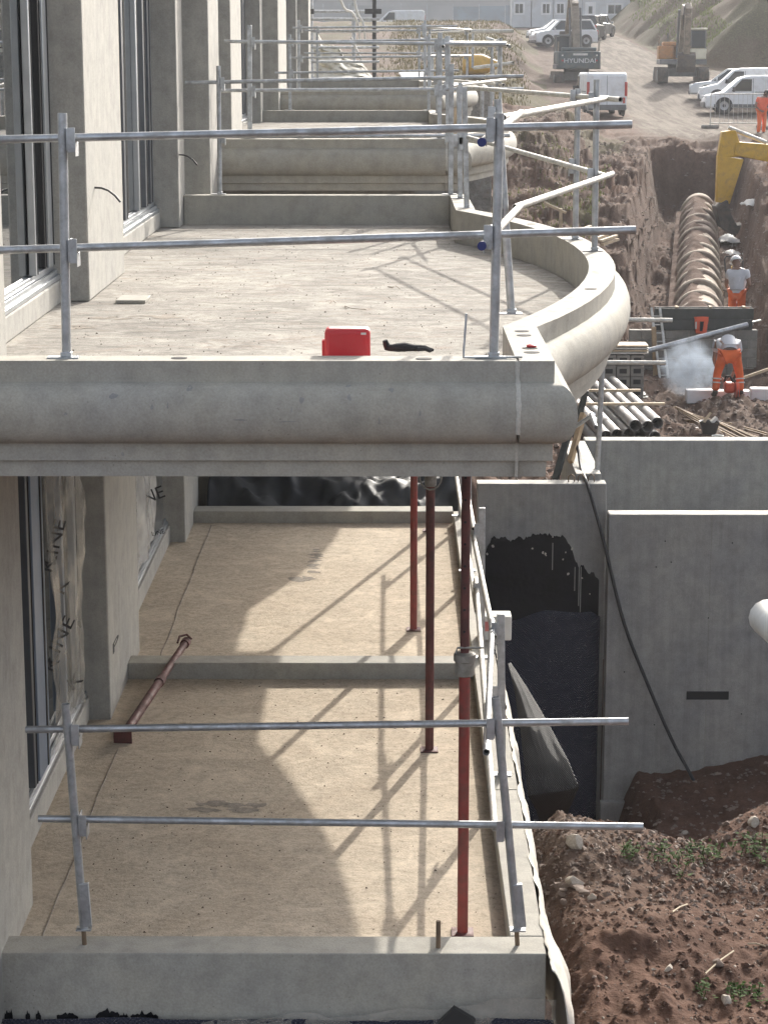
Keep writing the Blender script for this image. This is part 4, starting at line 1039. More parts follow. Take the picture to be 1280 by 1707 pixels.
for dx, dy in ((-.13, -.1), (.14, -.1), (.02, .16)): B().tube(q+V((0, 0, -.04)), q+V((dx, dy, -.30)), .018).build('leg', 'galvanised_sunlit', t, world=True)
B().bar(q+V((-.22, -.12, -.31)), q+V((.30, -.05, -.20)), .12, .02).build('foot_board', 'galvanised_sunlit', t, world=True)

# pipe stack
rp = random.Random(11)
ordn = ['first', 'second', 'third', 'fourth', 'fifth', 'sixth']
rows = [('bottom', 6, 3.47, 1.60), ('middle', 5, 3.545, 1.775), ('top', 3, 4.03, 1.95)]
for rn, cnt, x0, zc in rows:
    for i in range(cnt):
        x = x0+.2*i; y0 = 35.45+rp.uniform(-.2, .3); L = 4.6; dx = -.3
        t = thing('drain_pipe', '%s grey drain pipe from the left in the %s row of the pipe stack' % (ordn[i], rn), 'pipe', (x, y0, zc-.1), group='grey drain pipes stacked behind the walls')
        p, q = V((x, y0, zc)), V((x+dx, y0+L, zc+.02)); d = (q-p).normalized()
        B().pipe(p, q, .096, .008, 20).build('barrel', 'pvc_grey', t, world=True, smooth=40)
        B().pipe(p-d*.002, p+d*.13, .0995, .008, 20).build('socket', 'pvc_grey', t, world=True, smooth=40)
        B().tube(p+d*.45, p+d*.47, .088, n=16).build('bore_shade', 'pvc_bore_shade', t, world=True)  # dark disc in the bore painted as the shade there
for k, (yy, z) in enumerate(((36.9, 2.07), (38.4, 2.075))):
    bar_thing('timber_batten', ['near', 'far'][k]+' timber batten lying across the drain pipes', 'batten', V((3.2-.1*k, yy, z)), V((4.7-.25*k, yy+.02, z)), 0, 'timber_pale', 'battens across the pipes', (.07, .04))
# pallet of blocks
t = thing('block_pallet', 'pallet of grey hollow blocks topped with boards behind the pipe stack', 'pallet', (4.35, 41, 1.5))
for iz in range(4):
    for ix in range(3):
        bl = B().box(4.02+.27*ix, 4.02+.27*ix+.25, 41+.01*ix, 41.5, 1.52+.21*iz, 1.72+.21*iz).build('block', 'block_concrete', t, world=True, bevel=.006)
        B().box(4.07+.27*ix, 4.21+.27*ix, 40.996+.01*ix, 41.001+.01*ix, 1.58+.21*iz, 1.67+.21*iz).build('cell', 'hole_shade', bl, world=True)
for k in range(4): B().box(3.96, 4.88, 40.98, 41.5, 2.38+.045*k, 2.41+.045*k).build('board', 'timber_pale' if k % 2 else 'galvanised_sunlit', t, world=True)
# white kerb stones, rebar, buckets near the bent worker
for k, (u0, u1) in enumerate(((1143, 1188), (1189, 1249), (1250, 1300))):
    p, q = W(u0, 650+2*k, 41.0), W(u1, 652+2*k, 41.0)
    tag(B().box(p.x, q.x-.01, 40.9, 41.15, gz(p.x, 41)-.02, gz(p.x, 41)+.24).build('kerb_stone', 'white_paint', None, bevel=.015), ['left white kerb stone in front of the smoke', 'white kerb stone being cut under the saw', 'right white kerb stone cut by the picture edge'][k], 'kerb stone', 'white kerb stones in a line')
for k in range(11):
    p = W(1120+k*3, 650+1.5*k, 40.0-.1*k); q = W(1225+k*6, 716-k*2, 36.2+.05*k)
    p.z = gz(p.x, p.y)+.05+.012*(k % 3); q.z = gz(q.x, q.y)+.05+.012*(k % 4)
    md = (p+q)/2; md.z = max(gz(md.x, md.y)+.04, md.z)
    tag(B().path([p, md, q], .016, 6).build('rebar_rod', 'timber' if k % 3 else 'rebar', None), 'long thin rusty rod in the bundle lying in front of the kerb stones', 'rod', 'rods lying in front of the kerb stones')
t = thing('rubble_tub', 'black rubber tub full of offcuts on the soil beside the rods', 'tub', W(1182, 708, 36.6))
q = V((W(1182, 708, 36.6).x, 36.6, gz(W(1182, 708, 36.6).x, 36.6)-.02))
B().lathe([(.12, .01), (.17, .20), (.185, .22), (.165, .21), (.12, .05)], q, n=18).build('tub', 'bucket_black', t, world=True, smooth=40)
B().bar(q+V((-.1, 0, .2)), q+V((.02, .05, .36)), .05, .03).build('offcut', 'timber_pale', t, world=True)
B().bar(q+V((.03, 0, .2)), q+V((.12, .02, .28)), .09, .05).build('offcut', 'brick_white', t, world=True)
q = V((W(1196, 712, 36.2).x, 36.2, 0)); q.z = gz(q.x, q.y)-.02
tag(B().lathe([(.085, 0), (.1, .14), (.108, .15), (.09, .145), (.075, .03)], q, n=16).build('white_bucket', 'bucket_white', None, smooth=40), 'small white bucket in front of the black rubble tub', 'bucket')
bar_thing('timber_batten', 'pale batten lying on the ground right of the pipe stack', 'batten', V((4.75, 36.0, gz(4.75, 36)+.03)), V((5.75, 35.4, gz(5.75, 35.4)+.03)), 0, 'timber_pale', None, (.06, .03))
for k, (u, v, w_) in enumerate(((1150, 690, .10), (1156, 700, .12), (1060, 628, .25), (1075, 590, .12))):
    q = W(u, v, 38 if k < 2 else 42); q.z = gz(q.x, q.y)
    tag(sheet(lambda a, b_: (q.x+(a-.5)*w_*1.4, q.y+(b_-.5)*w_*2, q.z+.03+.05*abs(nz(a*4+k, b_*4))), 8, 8, 'paper_scrap', 'white_sheet', False, .003), ['crumpled white scrap left of the black tub', 'white scrap just above the black tub', 'white bag scrap beside the block pallet', 'white scrap behind the block pallet'][k], 'scrap')
bar_thing('timber_batten', 'thin pale batten leaning in from the right behind the bent worker', 'batten', W(1232, 632, 42.5), W(1290, 612, 42.5), 0, 'timber_pale', None, (.06, .05))

# ------------------------------------------------------------------ people
def skin_body(name, joints, edges, mat, parent, root=0, sub=2):
    me = bpy.data.meshes.new(name); bm = bmesh.new(); lay = bm.verts.layers.skin.verify(); vs = []
    for k, (p, r) in enumerate(joints):
        v = bm.verts.new(p); v[lay].radius = (r, r) if not hasattr(r, '__len__') else r; v[lay].use_root = (k == root); vs.append(v)
    for a, b_ in edges: bm.edges.new((vs[a], vs[b_]))
    bm.to_mesh(me); bm.free(); me.materials.append(M[mat])
    o = bpy.data.objects.new(name, me); COL.objects.link(o); o.parent = parent
    m = o.modifiers.new('skin', 'SKIN'); m.use_smooth_shade = True
    s = o.modifiers.new('sub', 'SUBSURF'); s.levels = sub; s.render_levels = sub
    return o
def person(label, loc, rz, J, top, legs, helmet=True, bands=True, short=True):
    """J: dict of joints, local coordinates, facing -y"""
    t = thing('person', label, 'person', loc, rz)
    names = ['pelvis', 'waist', 'chest', 'neck', 'head', 'crown', 'ls', 'le', 'lw', 'lh', 'rs', 're', 'rw', 'rh', 'lhip', 'lk', 'la', 'lt', 'rhip', 'rk', 'ra', 'rt']
    rad = dict(pelvis=.13, waist=.125, chest=.15, neck=.055, head=.088, crown=.075, ls=.065, le=.043, lw=.03, lh=.034, rs=.065, re=.043, rw=.03, rh=.034, lhip=.095, lk=.058, la=.042, lt=.04, rhip=.095, rk=.058, ra=.042, rt=.04)
    idx = {n: i for i, n in enumerate(names)}
    jo = [(J[n], rad[n]) for n in names]
    E = [('pelvis', 'waist'), ('waist', 'chest'), ('chest', 'neck'), ('neck', 'head'), ('head', 'crown'), ('chest', 'ls'), ('ls', 'le'), ('le', 'lw'), ('lw', 'lh'), ('chest', 'rs'), ('rs', 're'), ('re', 'rw'), ('rw', 'rh'),
         ('pelvis', 'lhip'), ('lhip', 'lk'), ('lk', 'la'), ('la', 'lt'), ('pelvis', 'rhip'), ('rhip', 'rk'), ('rk', 'ra'), ('ra', 'rt')]
    ed = [(idx[a], idx[b_]) for a, b_ in E]
    for sdn in ('l', 'r'):   # fingers
        h, w_ = V(J[sdn+'h']), V(J[sdn+'w']); d = (h-w_).normalized(); side = d.cross(V((0, 1, .2))).normalized()
        for f in range(5):
            off = side*(f-2)*.018; ln = (.05, .07, .075, .07, .055)[f]
            a = h+off+d*.02 if f else h+side*-.045
            e1, e2 = a+d*ln*.5, a+d*ln+V((0, -.02, 0))
            n0 = len(jo); jo += [(tuple(e1), .009), (tuple(e2), .007)]; ed += [(idx[sdn+'h'], n0), (n0, n0+1)]
    skin_body('body', jo, ed, 'skin_tone', t)
    # shirt
    lerp = lambda a, b_, f: tuple(V(a)*(1-f)+V(b_)*f)
    sj = [(J['waist'], .168), (lerp(J['waist'], J['pelvis'], .55), .16), (J['chest'], .195), (lerp(J['chest'], J['neck'], .5), .09), (J['ls'], .098), (lerp(J['ls'], J['le'], .62), .078), (J['rs'], .098), (lerp(J['rs'], J['re'], .62), .078)]
    skin_body('shirt', sj, [(0, 1), (0, 2), (2, 3), (2, 4), (4, 5), (2, 6), (6, 7)], top, t)
    ke = .95 if short else .9
    lj = [(J['pelvis'], .152), (J['lhip'], .118), (J['lk'], .082), (J['rhip'], .118), (J['rk'], .082)]; le = [(0, 1), (1, 2), (0, 3), (3, 4)]
    if not short:
        lj += [(lerp(J['lk'], J['la'], ke), .07), (lerp(J['rk'], J['ra'], ke), .07)]; le += [(2, 5), (4, 6)]
    tr = skin_body('trousers', lj, le, legs, t)
    skin_body('belt', [(lerp(J['waist'], J['pelvis'], .62), .153), (lerp(J['waist'], J['pelvis'], .75), .155)], [(0, 1)], 'black_cloth', t, sub=1)
    if bands:
        for sdn in ('l', 'r'):
            for f in ((.70, .78), (.88, .96)) if short else ((1.2, 1.26), (1.4, 1.46)):
                fn = lambda f_: V(lerp(J[sdn+'hip'], J[sdn+'k'], f_)) if f_ <= 1 else V(lerp(J[sdn+'k'], J[sdn+'a'], f_-1))
                B().tube(fn(f[0]), fn(f[1]), .104-.02*(f[0]-.7), n=14).build('reflective_band', 'reflective', tr, smooth=50)
    for sdn in ('l', 'r'):
        a, tt = V(J[sdn+'a']), V(J[sdn+'t'])
        skin_body('boot', [(tuple(a+V((0, 0, .10))), .055), (tuple(a), .058), (tuple(tt), .05)], [(0, 1), (1, 2)], 'boot', t, sub=1)
    hd, cr, nk = V(J['head']), V(J['crown']), V(J['neck']); upv = (cr-nk).normalized(); fw = V(J.get('face', (0, -1, 0))).normalized(); fw = (fw-upv*fw.dot(upv)).normalized(); rt = fw.cross(upv)
    def sph(c, r, nm, mt, sq=(1, 1, 1)):
        b = B(); b.grid(lambda u, v: tuple(c+rt*r*sq[0]*math.cos(2*math.pi*u)*math.sin(math.pi*v)+fw*r*sq[1]*math.sin(2*math.pi*u)*math.sin(math.pi*v)+upv*r*sq[2]*math.cos(math.pi*v)), 13, 9)
        return b.build(nm, mt, t, smooth=80)
    for s in (-1, 1):
        sph(hd+fw*.092+rt*.034*s+upv*.02, .012, 'eye', 'ink'); sph(hd+rt*.095*s, .026, 'ear', 'skin_tone', (.4, .8, 1.2))
    sph(hd+fw*.105-upv*.01, .018, 'nose', 'skin_tone', (.7, 1, 1.3)); sph(hd+fw*.09-upv*.055, .022, 'mouth', 'lamp_red', (1, .3, .3))
    if helmet:
        b = B(); c = hd+upv*.035
        b.grid(lambda u, v: tuple(c+(rt*math.cos(2*math.pi*u)*1.0+fw*math.sin(2*math.pi*u)*1.18)*.118*math.sin(math.pi/2*v)+upv*.125*math.cos(math.pi/2*v)), 21, 9)
        h = b.build('helmet', 'helmet_white', t, smooth=70, solid=.006)
        B().grid(lambda u, v: tuple(c+(rt*math.cos(2*math.pi*u)+fw*math.sin(2*math.pi*u)*(1.18+.25*max(0, math.sin(2*math.pi*u))))*(.116+.022*v)-upv*.008*v), 21, 3).build('brim', 'helmet_white', h, smooth=60, solid=.006)
    else:
        sph(hd+upv*.035-fw*.018, .104, 'hair', 'hair_dark', (1, 1.02, .92))
    return t
# standing worker, right of the pipe: back three-quarter, looking down to the right
stand = dict(pelvis=(0, 0, .98), waist=(.0, -.01, 1.12), chest=(.01, -.05, 1.34), neck=(.05, -.11, 1.50), head=(.08, -.17, 1.60), crown=(.10, -.20, 1.70), face=(.5, -.8, -.4),
             ls=(-.19, -.04, 1.40), le=(-.27, .02, 1.14), lw=(-.18, -.16, .98), lh=(-.12, -.22, .95), rs=(.20, -.07, 1.39), re=(.28, -.10, 1.12), rw=(.20, -.28, .96), rh=(.14, -.34, .93),
             lhip=(-.095, 0, .93), lk=(-.10, -.03, .50), la=(-.11, .02, .09), lt=(-.12, -.14, .04), rhip=(.095, 0, .93), rk=(.11, -.04, .50), ra=(.12, .02, .09), rt=(.14, -.14, .04))
pw = W(1226, 545, 47.6)
person('person in white T-shirt, white helmet and orange shorts standing beside the culvert pipe', (pw.x, 47.6, W(1237, 427, 47.6).z-1.76), R(160), stand, 'shirt', 'orange_cloth', True, True, True)
# bent worker seen from behind, cutting a kerb stone
bent = dict(pelvis=(0, .05, .86), waist=(.0, -.08, 1.0), chest=(-.02, -.30, 1.03), neck=(-.03, -.47, 1.0), head=(-.03, -.57, .93), crown=(-.03, -.65, .87), face=(0, -.5, -1),
            ls=(-.20, -.33, 1.0), le=(-.27, -.34, .68), lw=(-.12, -.32, .36), lh=(-.06, -.30, .28), rs=(.17, -.33, 1.0), re=(.23, -.32, .68), rw=(.12, -.28, .36), rh=(.06, -.26, .30),
            lhip=(-.12, .06, .80), lk=(-.22, -.02, .44), la=(-.24, .06, .08), lt=(-.27, -.10, .04), rhip=(.12, .06, .80), rk=(.21, -.02, .44), ra=(.24, .06, .08), rt=(.27, -.10, .04))
pb = W(1212, 655, 40.6); zb_ = gz(pb.x, 40.6)
person('person in white T-shirt and orange trousers bent double over a kerb stone amid smoke', (pb.x, 40.6, zb_), R(180), bent, 'shirt', 'orange_cloth', False, True, False)
t = thing('cut_off_saw', 'orange-red cut-off saw held low between the bent person\'s legs', 'saw', (pb.x, 40.42, zb_+.12))
B().box(-.10, .10, -.14, .14, .0, .20).build('engine_body', 'saw_orange', t, bevel=.05)
B().lathe([(.15, -.01), (.16, 0), (.15, .01)], (.13, -.12, .02), 'x', 20).build('blade', 'steel_dark', t, smooth=40)
B().path([(-.08, .1, .2), (-.06, .05, .30), (.0, -.05, .32), (.05, -.1, .22)], .02, 8).build('handle', 'black_rubber', t, smooth=60)
B().lathe([(.06, -.03), (.165, -.03), (.165, .03), (.06, .03)], (.13, -.10, .05), 'x', 16).build('blade_guard', 'saw_orange', t, smooth=40)
# far person by the fence
far = dict(stand); pf = W(1267, 236, 84); 
person('person in orange hi-vis top beside the mesh fence, half hidden by the yellow boom', (pf.x, 84, gz(pf.x, 84)-.05), R(20), far, 'orange_vest', 'orange_cloth', False, False, False)
# yellow rammer behind the standing person
q = W(1223, 470, 52); zq = gz(q.x, 52)
t = thing('trench_rammer', 'yellow trench rammer with black handle frame behind the standing person', 'rammer', (q.x, 52, zq))
B().box(-.12, .12, -.18, .14, 0, .06).build('shoe', 'steel_dark', t, bevel=.01)
B().tube((0, 0, .06), (0, .02, .55), .07, .085).build('bellows', 'exc_yellow', t, smooth=50)
B().box(-.15, .15, -.14, .16, .55, .82).build('engine', 'exc_grey', t, bevel=.03)
B().box(-.08, .08, -.10, .10, .82, .92).build('tank', 'exc_yellow', t, bevel=.03)
B().path([(-.2, -.05, .6), (-.22, .2, 1.05), (-.18, .25, 1.12), (.18, .25, 1.12), (.22, .2, 1.05), (.2, -.05, .6)], .018, 8).build('handle_frame', 'black_rubber', t, smooth=60)
bar_thing('survey_staff', 'thin white staff leaning beside the yellow stick in the trench', 'staff', W(1188, 365, 66.5), W(1194, 318, 66.5), .035, 'white_paint')
for k, (u, v, yy) in enumerate(((1215, 360, 64), (1254, 362, 63), (1226, 365, 62))):
    q = W(u, v, yy); q.z = gz(q.x, q.y)
    tag(sheet(lambda a, b_: (q.x+(a-.5)*.6, q.y+(b_-.5)*1.2, q.z+.04+.16*max(0, 1-2.0*math.hypot(a-.5, b_-.5))**.5+.12*nz(a*4+k*3, b_*4)), 12, 12, 'cement_bag', 'white_sheet', False, .01), ['pale torn bag beside the yellow stick', 'white upright bag on the right trench bank', 'pale bag heap on the right side of the trench'][k], 'bag')

# ------------------------------------------------------------------ vehicles
def wheel(par, x, y, r, w=.2):
    s = 1 if x > 0 else -1
    ty = B().lathe([(r*.6, -w/2), (r*.92, -w/2), (r, -w*.35), (r, w*.35), (r*.92, w/2), (r*.6, w/2)], (x, y, r), 'x', 20).build('wheel', 'tyre', par, smooth=40)
    B().lathe([(r*.62, -.02), (r*.60, .03*s), (r*.2, .015*s)], (x+s*w*.42, y, r), 'x', 16).build('rim', 'rim', ty, smooth=40)
def vehicle(label, loc, rz, kind, col, group, L=4.3, Wd=1.78, H=1.55):
    """front towards -y"""
    t = thing({'van': 'parked_van', 'car': 'parked_car', 'suv': 'parked_car'}[kind], label, 'van' if kind == 'van' else 'car', loc, rz, group)
    hw, l2 = Wd/2, L/2; r = .33 if kind != 'suv' else .37; g = .24
    if kind == 'van':
        hood = H*.56; prof = [(-l2, g), (-l2-.02, H*.34), (-l2+.10, H*.46), (-l2+.85, hood), (-l2+1.55, H*.93), (-l2+1.95, H*.99), (l2-.25, H), (l2-.04, H*.95), (l2, H*.5), (l2, g)]
        body = B().prism(prof, -hw, hw).build('body', col, t, bevel=.09, seg=3)
        for s in (-1, 1):
            x = s*(hw+.004)
            B().add([(x, -l2+1.15, hood+.04), (x, -l2+2.05, hood+.04), (x, -l2+2.05, H*.90), (x, -l2+1.62, H*.90)], [(0, 1, 2, 3)]).build('side_window', 'car_glass', t, solid=.006)
            B().box(x-.006, x+.006, -l2+2.2, l2-.3, H*.55, H*.55+.03).build('door_rail', 'exc_grey', t)
            B().box(x-.004, x+.004, -l2+2.1, -l2+2.12, g+.1, H*.92).build('door_gap', 'exc_grey', t)
            B().box(s*hw-.01*s, s*(hw+.16), -l2+1.2, -l2+1.3, hood+.02, hood+.22).build('mirror', 'black_rubber', t, bevel=.02)
            B().box(s*hw*.95-.06, s*hw*.95+.06, l2-.015, l2+.012, H*.45, H*.78).build('tail_lamp', 'lamp_red', t, bevel=.01)
            B().box(s*hw*.72-.16, s*hw*.72+.16, -l2+.0, -l2+.13, H*.38, H*.46).build('headlight', 'lamp_clear', t, bevel=.02)
            B().box(s*.42-.30, s*.42+.30, l2+.001, l2+.008, H*.58, H*.86).build('rear_window', col, t)
            B().box(x-.008, x+.008, -l2+.4, l2-.1, g+.02, g+.16).build('sill_strip', 'exc_grey', t)
        B().add([(-hw*.86, -l2+.93, hood+.05), (hw*.86, -l2+.93, hood+.05), (hw*.8, -l2+1.56, H*.90), (-hw*.8, -l2+1.56, H*.90)], [(0, 1, 2, 3)]).build('windscreen', 'car_glass', t, solid=.01)
        B().box(-.008, .008, l2-.002, l2+.006, g+.2, H*.93).build('door_gap', 'exc_grey', t)
        B().box(-hw+.03, hw-.03, l2-.06, l2+.09, g, g+.24).build('rear_bumper', 'exc_grey', t, bevel=.03)
        B().box(-hw+.03, hw-.03, -l2-.06, -l2+.08, g, g+.26).build('front_bumper', 'exc_grey', t, bevel=.04)
        B().box(-.26, .26, l2+.008, l2+.018, H*.42, H*.48).build('number_plate', 'white_paint', t)
        for s, a in ((-1, 1), (1, 1)): B().box(s*hw*.86-.05, s*hw*.86+.05, l2+.002, l2+.006, g+.3, g+.55).build('chevron', 'lamp_red', t)
    else:
        hood = H*.62; prof = [(-l2, g), (-l2-.02, H*.42), (-l2+.25, H*.54), (-l2+1.15, hood), (l2-.35 if kind == 'suv' else l2-.45, hood+.03), (l2, H*.58), (l2+.01, H*.34), (l2-.02, g)]
        body = B().prism(prof, -hw, hw).build('body', col, t, bevel=.09, seg=3)
        re = l2-.12 if kind == 'suv' else l2-.35
        lo = [(-hw+.05, -l2+1.05), (hw-.05, -l2+1.05), (hw-.05, re), (-hw+.05, re)]; hi = [(-hw+.22, -l2+1.75), (hw-.22, -l2+1.75), (hw-.22, re-.35), (-hw+.22, re-.35)]
        B().hexa([(x, y, hood-.03) for x, y in lo], [(x, y, H-.06) for x, y in hi]).build('glasshouse', 'car_glass', t, bevel=.03)
        B().slab([(x*1.02, y) for x, y in hi], H-.075, H).build('roof', col, t, bevel=.03)
        for s in (-1, 1):
            for yl, yh in ((-l2+1.05, -l2+1.75), (.15, .12), (re, re-.35)):
                B().bar((s*(hw-.05), yl, hood-.02), (s*(hw-.215), yh, H-.05), .05, .08).build('pillar', col, t)
            B().box(s*hw*.75-.17, s*hw*.75+.17, -l2-.015, -l2+.12, H*.42, H*.50).build('headlight', 'lamp_clear', t, bevel=.02)
            B().box(s*hw*.86-.10, s*hw*.86+.10, l2-.10, l2+.02, H*.44, H*.60).build('tail_lamp', 'lamp_red', t, bevel=.02)
            B().box(s*hw-.01*s, s*(hw+.14), -l2+1.25, -l2+1.35, hood, hood+.13).build('mirror', col, t, bevel=.02)
            B().box(s*hw-.004, s*hw+.004, -.15, -.135, g+.08, hood).build('door_gap', 'exc_grey', t)
        B().box(-hw+.04, hw-.04, -l2-.05, -l2+.05, g, g+.18).build('bumper', 'exc_grey', t, bevel=.03); B().box(-hw+.04, hw-.04, l2-.05, l2+.06, g, g+.18).build('bumper', 'exc_grey', t, bevel=.03)
        B().box(-.26, .26, l2+.012, l2+.02, H*.36, H*.43).build('number_plate', 'white_paint', t)
    for s in (-1, 1):
        for y in (-l2+.85, l2-.85):
            B().lathe([(r*1.16, -.03), (r*1.16, .012), (r*.9, .012)], (s*(hw-.008), y, r), 'x', 20).build('wheel_arch', 'tyre', t)
            wheel(t, s*(hw-.08), y, r)
    return t
G1, G2 = 'vehicles parked on the track', 'cars parked by the site cabins'
def at_g(u, y): x = W(u, 100, y).x; return (x, y, gz(x, y)+.03)
vehicle('white van with rear doors to the camera, behind the dark teal excavator', at_g(999, 98), R(184), 'van', 'white_paint', G1, 4.3, 1.75, 1.86)
vehicle('white panel van at the right picture edge, side on', (W(1256, 150, 99).x, 99, gz(17.0, 99)+.03), R(-93), 'van', 'white_paint', G1, 4.5, 1.8, 1.66)
vehicle('white panel van half hidden behind the van at the right edge', (W(1245, 140, 104).x, 104, gz(17.0, 104)+.03), R(-97), 'van', 'white_paint', G1, 4.5, 1.8, 1.7)
vehicle('dark silver car with its nose showing behind the two white vans', (W(1222, 150, 107).x, 107, gz(16.5, 107)+.03), R(-100), 'car', 'car_silver', G1, 4.2, 1.75, 1.45)
vehicle('white off-roader with square windows, nearest of the cars by the cabins', at_g(938, 152), R(-78), 'suv', 'white_paint', G2, 4.4, 1.85, 1.78)
vehicle('white hatchback behind the white off-roader', at_g(930, 158), R(-80), 'car', 'white_paint', G2, 4.3)
vehicle('dark blue car parked with its tail to the track', at_g(981, 160), R(165), 'suv', 'car_dark', G2, 4.3, 1.8, 1.7)
vehicle('silver car beside the dark blue one, rightmost by the cabins', at_g(994, 166), R(160), 'suv', 'car_silver', G2, 4.2, 1.75, 1.6)
vehicle('white van far off between the scaffold rails and the blue fence', at_g(661, 172), R(-90), 'van', 'white_paint', G2, 4.4, 1.75, 1.8)
xq = W(1160, 20, 196).x
vehicle('white car far off on the rise left of the spoil heap', (xq, 196, W(1160, 27, 196).z-.1), R(82), 'car', 'white_paint', G2, 4.3)

# ------------------------------------------------------------------ excavators
def excavator(label, loc, rz, col, boomcol, boom, stick, text=None, cabcol=None, sc=1.0, house_rz=0, bucket=True, counter=None, sw=None):
    """boom swings out along local +y"""
    t = thing('excavator', label, 'excavator', loc, rz); t.scale = (sc, sc, sc); t['group'] = 'tracked excavators on the site'
    for s in (-1, 1):
        n = 12; R_ = .42; L2 = 1.55
        outl = [(L2+R_*math.cos(a), R_+R_*math.sin(a)) for a in np.linspace(-math.pi/2, math.pi/2, n)] + [(-L2+R_*math.cos(a), R_+R_*math.sin(a)) for a in np.linspace(math.pi/2, 1.5*math.pi, n)]
        x0, x1 = (s*.85, s*1.42) if s > 0 else (s*1.42, s*.85)
        tr = B().prism(outl, x0, x1).build('track', 'track_steel', t, bevel=.02)
        for k in range(14):
            yy = -1.6+k*.246
            B().box(x0-.01, x1+.01, yy, yy+.05, 2*R_-.01, 2*R_+.03).build('shoe', 'track_steel', tr)
        for e in (-L2, L2): B().lathe([(.26, -.03), (.30, 0), (.26, .03)], (s*1.43, e, R_), 'x', 14).build('sprocket', 'exc_grey', tr, smooth=40)
    B().box(-.85, .85, -.7, .7, .35, .85).build('undercarriage', 'exc_grey', t, bevel=.04)
    B().lathe([(.75, .85), (.75, 1.02)], n=24).build('slew_ring', 'exc_grey', t, smooth=40)
    hs = B().box(-1.3, 1.3, -1.5, 1.5, 1.02, 1.30).build('deck', 'exc_grey', t, bevel=.03)
    cw = [(-1.25, -1.5), (1.25, -1.5), (1.25, -1.9)] + [(1.25*math.cos(a), -1.9-.45*math.sin(a)) for a in np.linspace(.15, math.pi-.15, 10)] + [(-1.25, -1.9)]
    c = B().slab(cw, 1.05, 2.05).build('counterweight', counter or col, t, bevel=.06, smooth=30)
    B().box(-1.27, -.42, -1.45, 1.2, 1.31, 2.05).build('side_body', col, t, bevel=.05); B().box(.42, 1.27, -1.45, -.35, 1.31, 2.05).build('side_body', col, t, bevel=.05)
    B().box(-1.0, 1.0, -1.95, -.6, 2.06, 2.28).build('engine_hood', col, t, bevel=.06)
    B().tube((.7, -1.1, 2.28), (.7, -1.1, 2.75), .05).build('exhaust', 'exc_grey', t, smooth=50)
    # cab on the left, i.e. -x when facing +y
    cab = B().box(-1.27, -.40, .10, 1.45, 1.31, 1.9)
    cb = cab.build('cab', cabcol or 'exc_grey', t, bevel=.05)
    for x in (-1.25, -.44):
        for y in (.14, 1.38): B().box(x, x+.06, y, y+.06, 1.9, 2.92).build('cab_pillar', 'exc_grey', cb)
    B().box(-1.22, -.45, .18, 1.40, 1.92, 2.90).build('cab_glass', 'car_glass', cb, bevel=.02)
    B().box(-1.30, -.37, .05, 1.5, 2.92, 3.02).build('cab_roof', cabcol or 'exc_grey', cb, bevel=.04)
    for s in (-1, 1): B().path([(s*1.2, -1.6, 2.05), (s*1.2, -1.6, 2.6), (s*1.2, -.9, 2.6), (s*1.2, -.9, 2.05)], .025, 6).build('handrail', boomcol, t)
    def beam(pts, ws, th, nm, mt):
        b = B()
        for i in range(len(pts)-1):
            p, q = V((.0, *pts[i])), V((.0, *pts[i+1])); d = (q-p).normalized(); nrm = V((0, -d.z, d.y))
            a, c_ = ws[i]/2, ws[i+1]/2
            b.hexa([p-nrm*a+V((-th/2, 0, 0)), p-nrm*a+V((th/2, 0, 0)), p+nrm*a+V((th/2, 0, 0)), p+nrm*a+V((-th/2, 0, 0))], [q-nrm*c_+V((-th/2, 0, 0)), q-nrm*c_+V((th/2, 0, 0)), q+nrm*c_+V((th/2, 0, 0)), q+nrm*c_+V((-th/2, 0, 0))])
        return b.build(nm, mt, t, bevel=.03)
    bo = beam(boom, [.5, .62, .40][:len(boom)] if len(boom) == 3 else [.5, .4], .42, 'boom', boomcol)
    st = beam(stick, ([.35, .55, .28] if sw is None else sw) if len(stick) == 3 else [.5, .28], .34, 'stick', boomcol)
    for s in (-1, 1):
        B().tube((s*.32, boom[0][0]+.3, boom[0][1]-.1), (s*.32, *boom[1]), .07).build('boom_ram', 'exc_grey', bo, smooth=50)
    m = (V((0, *boom[1]))+V((0, *boom[-1])))/2
    B().tube(m+V((0, 0, .3)), V((0, stick[0][0], stick[0][1]+.1)), .06).build('stick_ram', 'galvanised_sunlit', bo, smooth=50)
    hp_ = [V((.2, boom[-1][0], boom[-1][1]+.3)), V((.26, boom[-1][0]+.2, boom[-1][1]-.1)), V((.24, (stick[0][0]+stick[-1][0])/2, (stick[0][1]+stick[-1][1])/2))]
    B().path(smooth_pts(hp_, 5), .025, 6).build('hydraulic_hose', 'cable_black', st)
    if bucket:
        e = stick[-1]
        B().prism([(e[0]-.1, e[1]+.1), (e[0]+.25, e[1]-.1), (e[0]+.1, e[1]-.7), (e[0]-.35, e[1]-1.0), (e[0]-.85, e[1]-.85), (e[0]-.75, e[1]-.6), (e[0]-.4, e[1]-.65), (e[0]-.2, e[1]-.3)], -.5, .5).build('bucket', 'track_steel', t, bevel=.02)
    if text:
        text_part(text, .37, 'white_paint', c, Matrix.Translation((.0, -2.385, 1.5)) @ Matrix.Rotation(R(90), 4, 'X') @ Matrix.Diagonal((1.15, 1, 1, 1)), .01)
        B().box(-.4, .45, -2.366, -2.355, 1.82, 1.93).build('decal', 'reflective', c)
        for s in (-1, 1): B().box(s*.95-.10, s*.95+.10, -2.18, -2.12, 1.78, 1.86).build('lamp', 'lamp_clear', c); B().box(s*.95-.10, s*.95+.10, -2.19, -2.15, 1.48, 1.56).build('reflector', 'lamp_red', c)
    return t
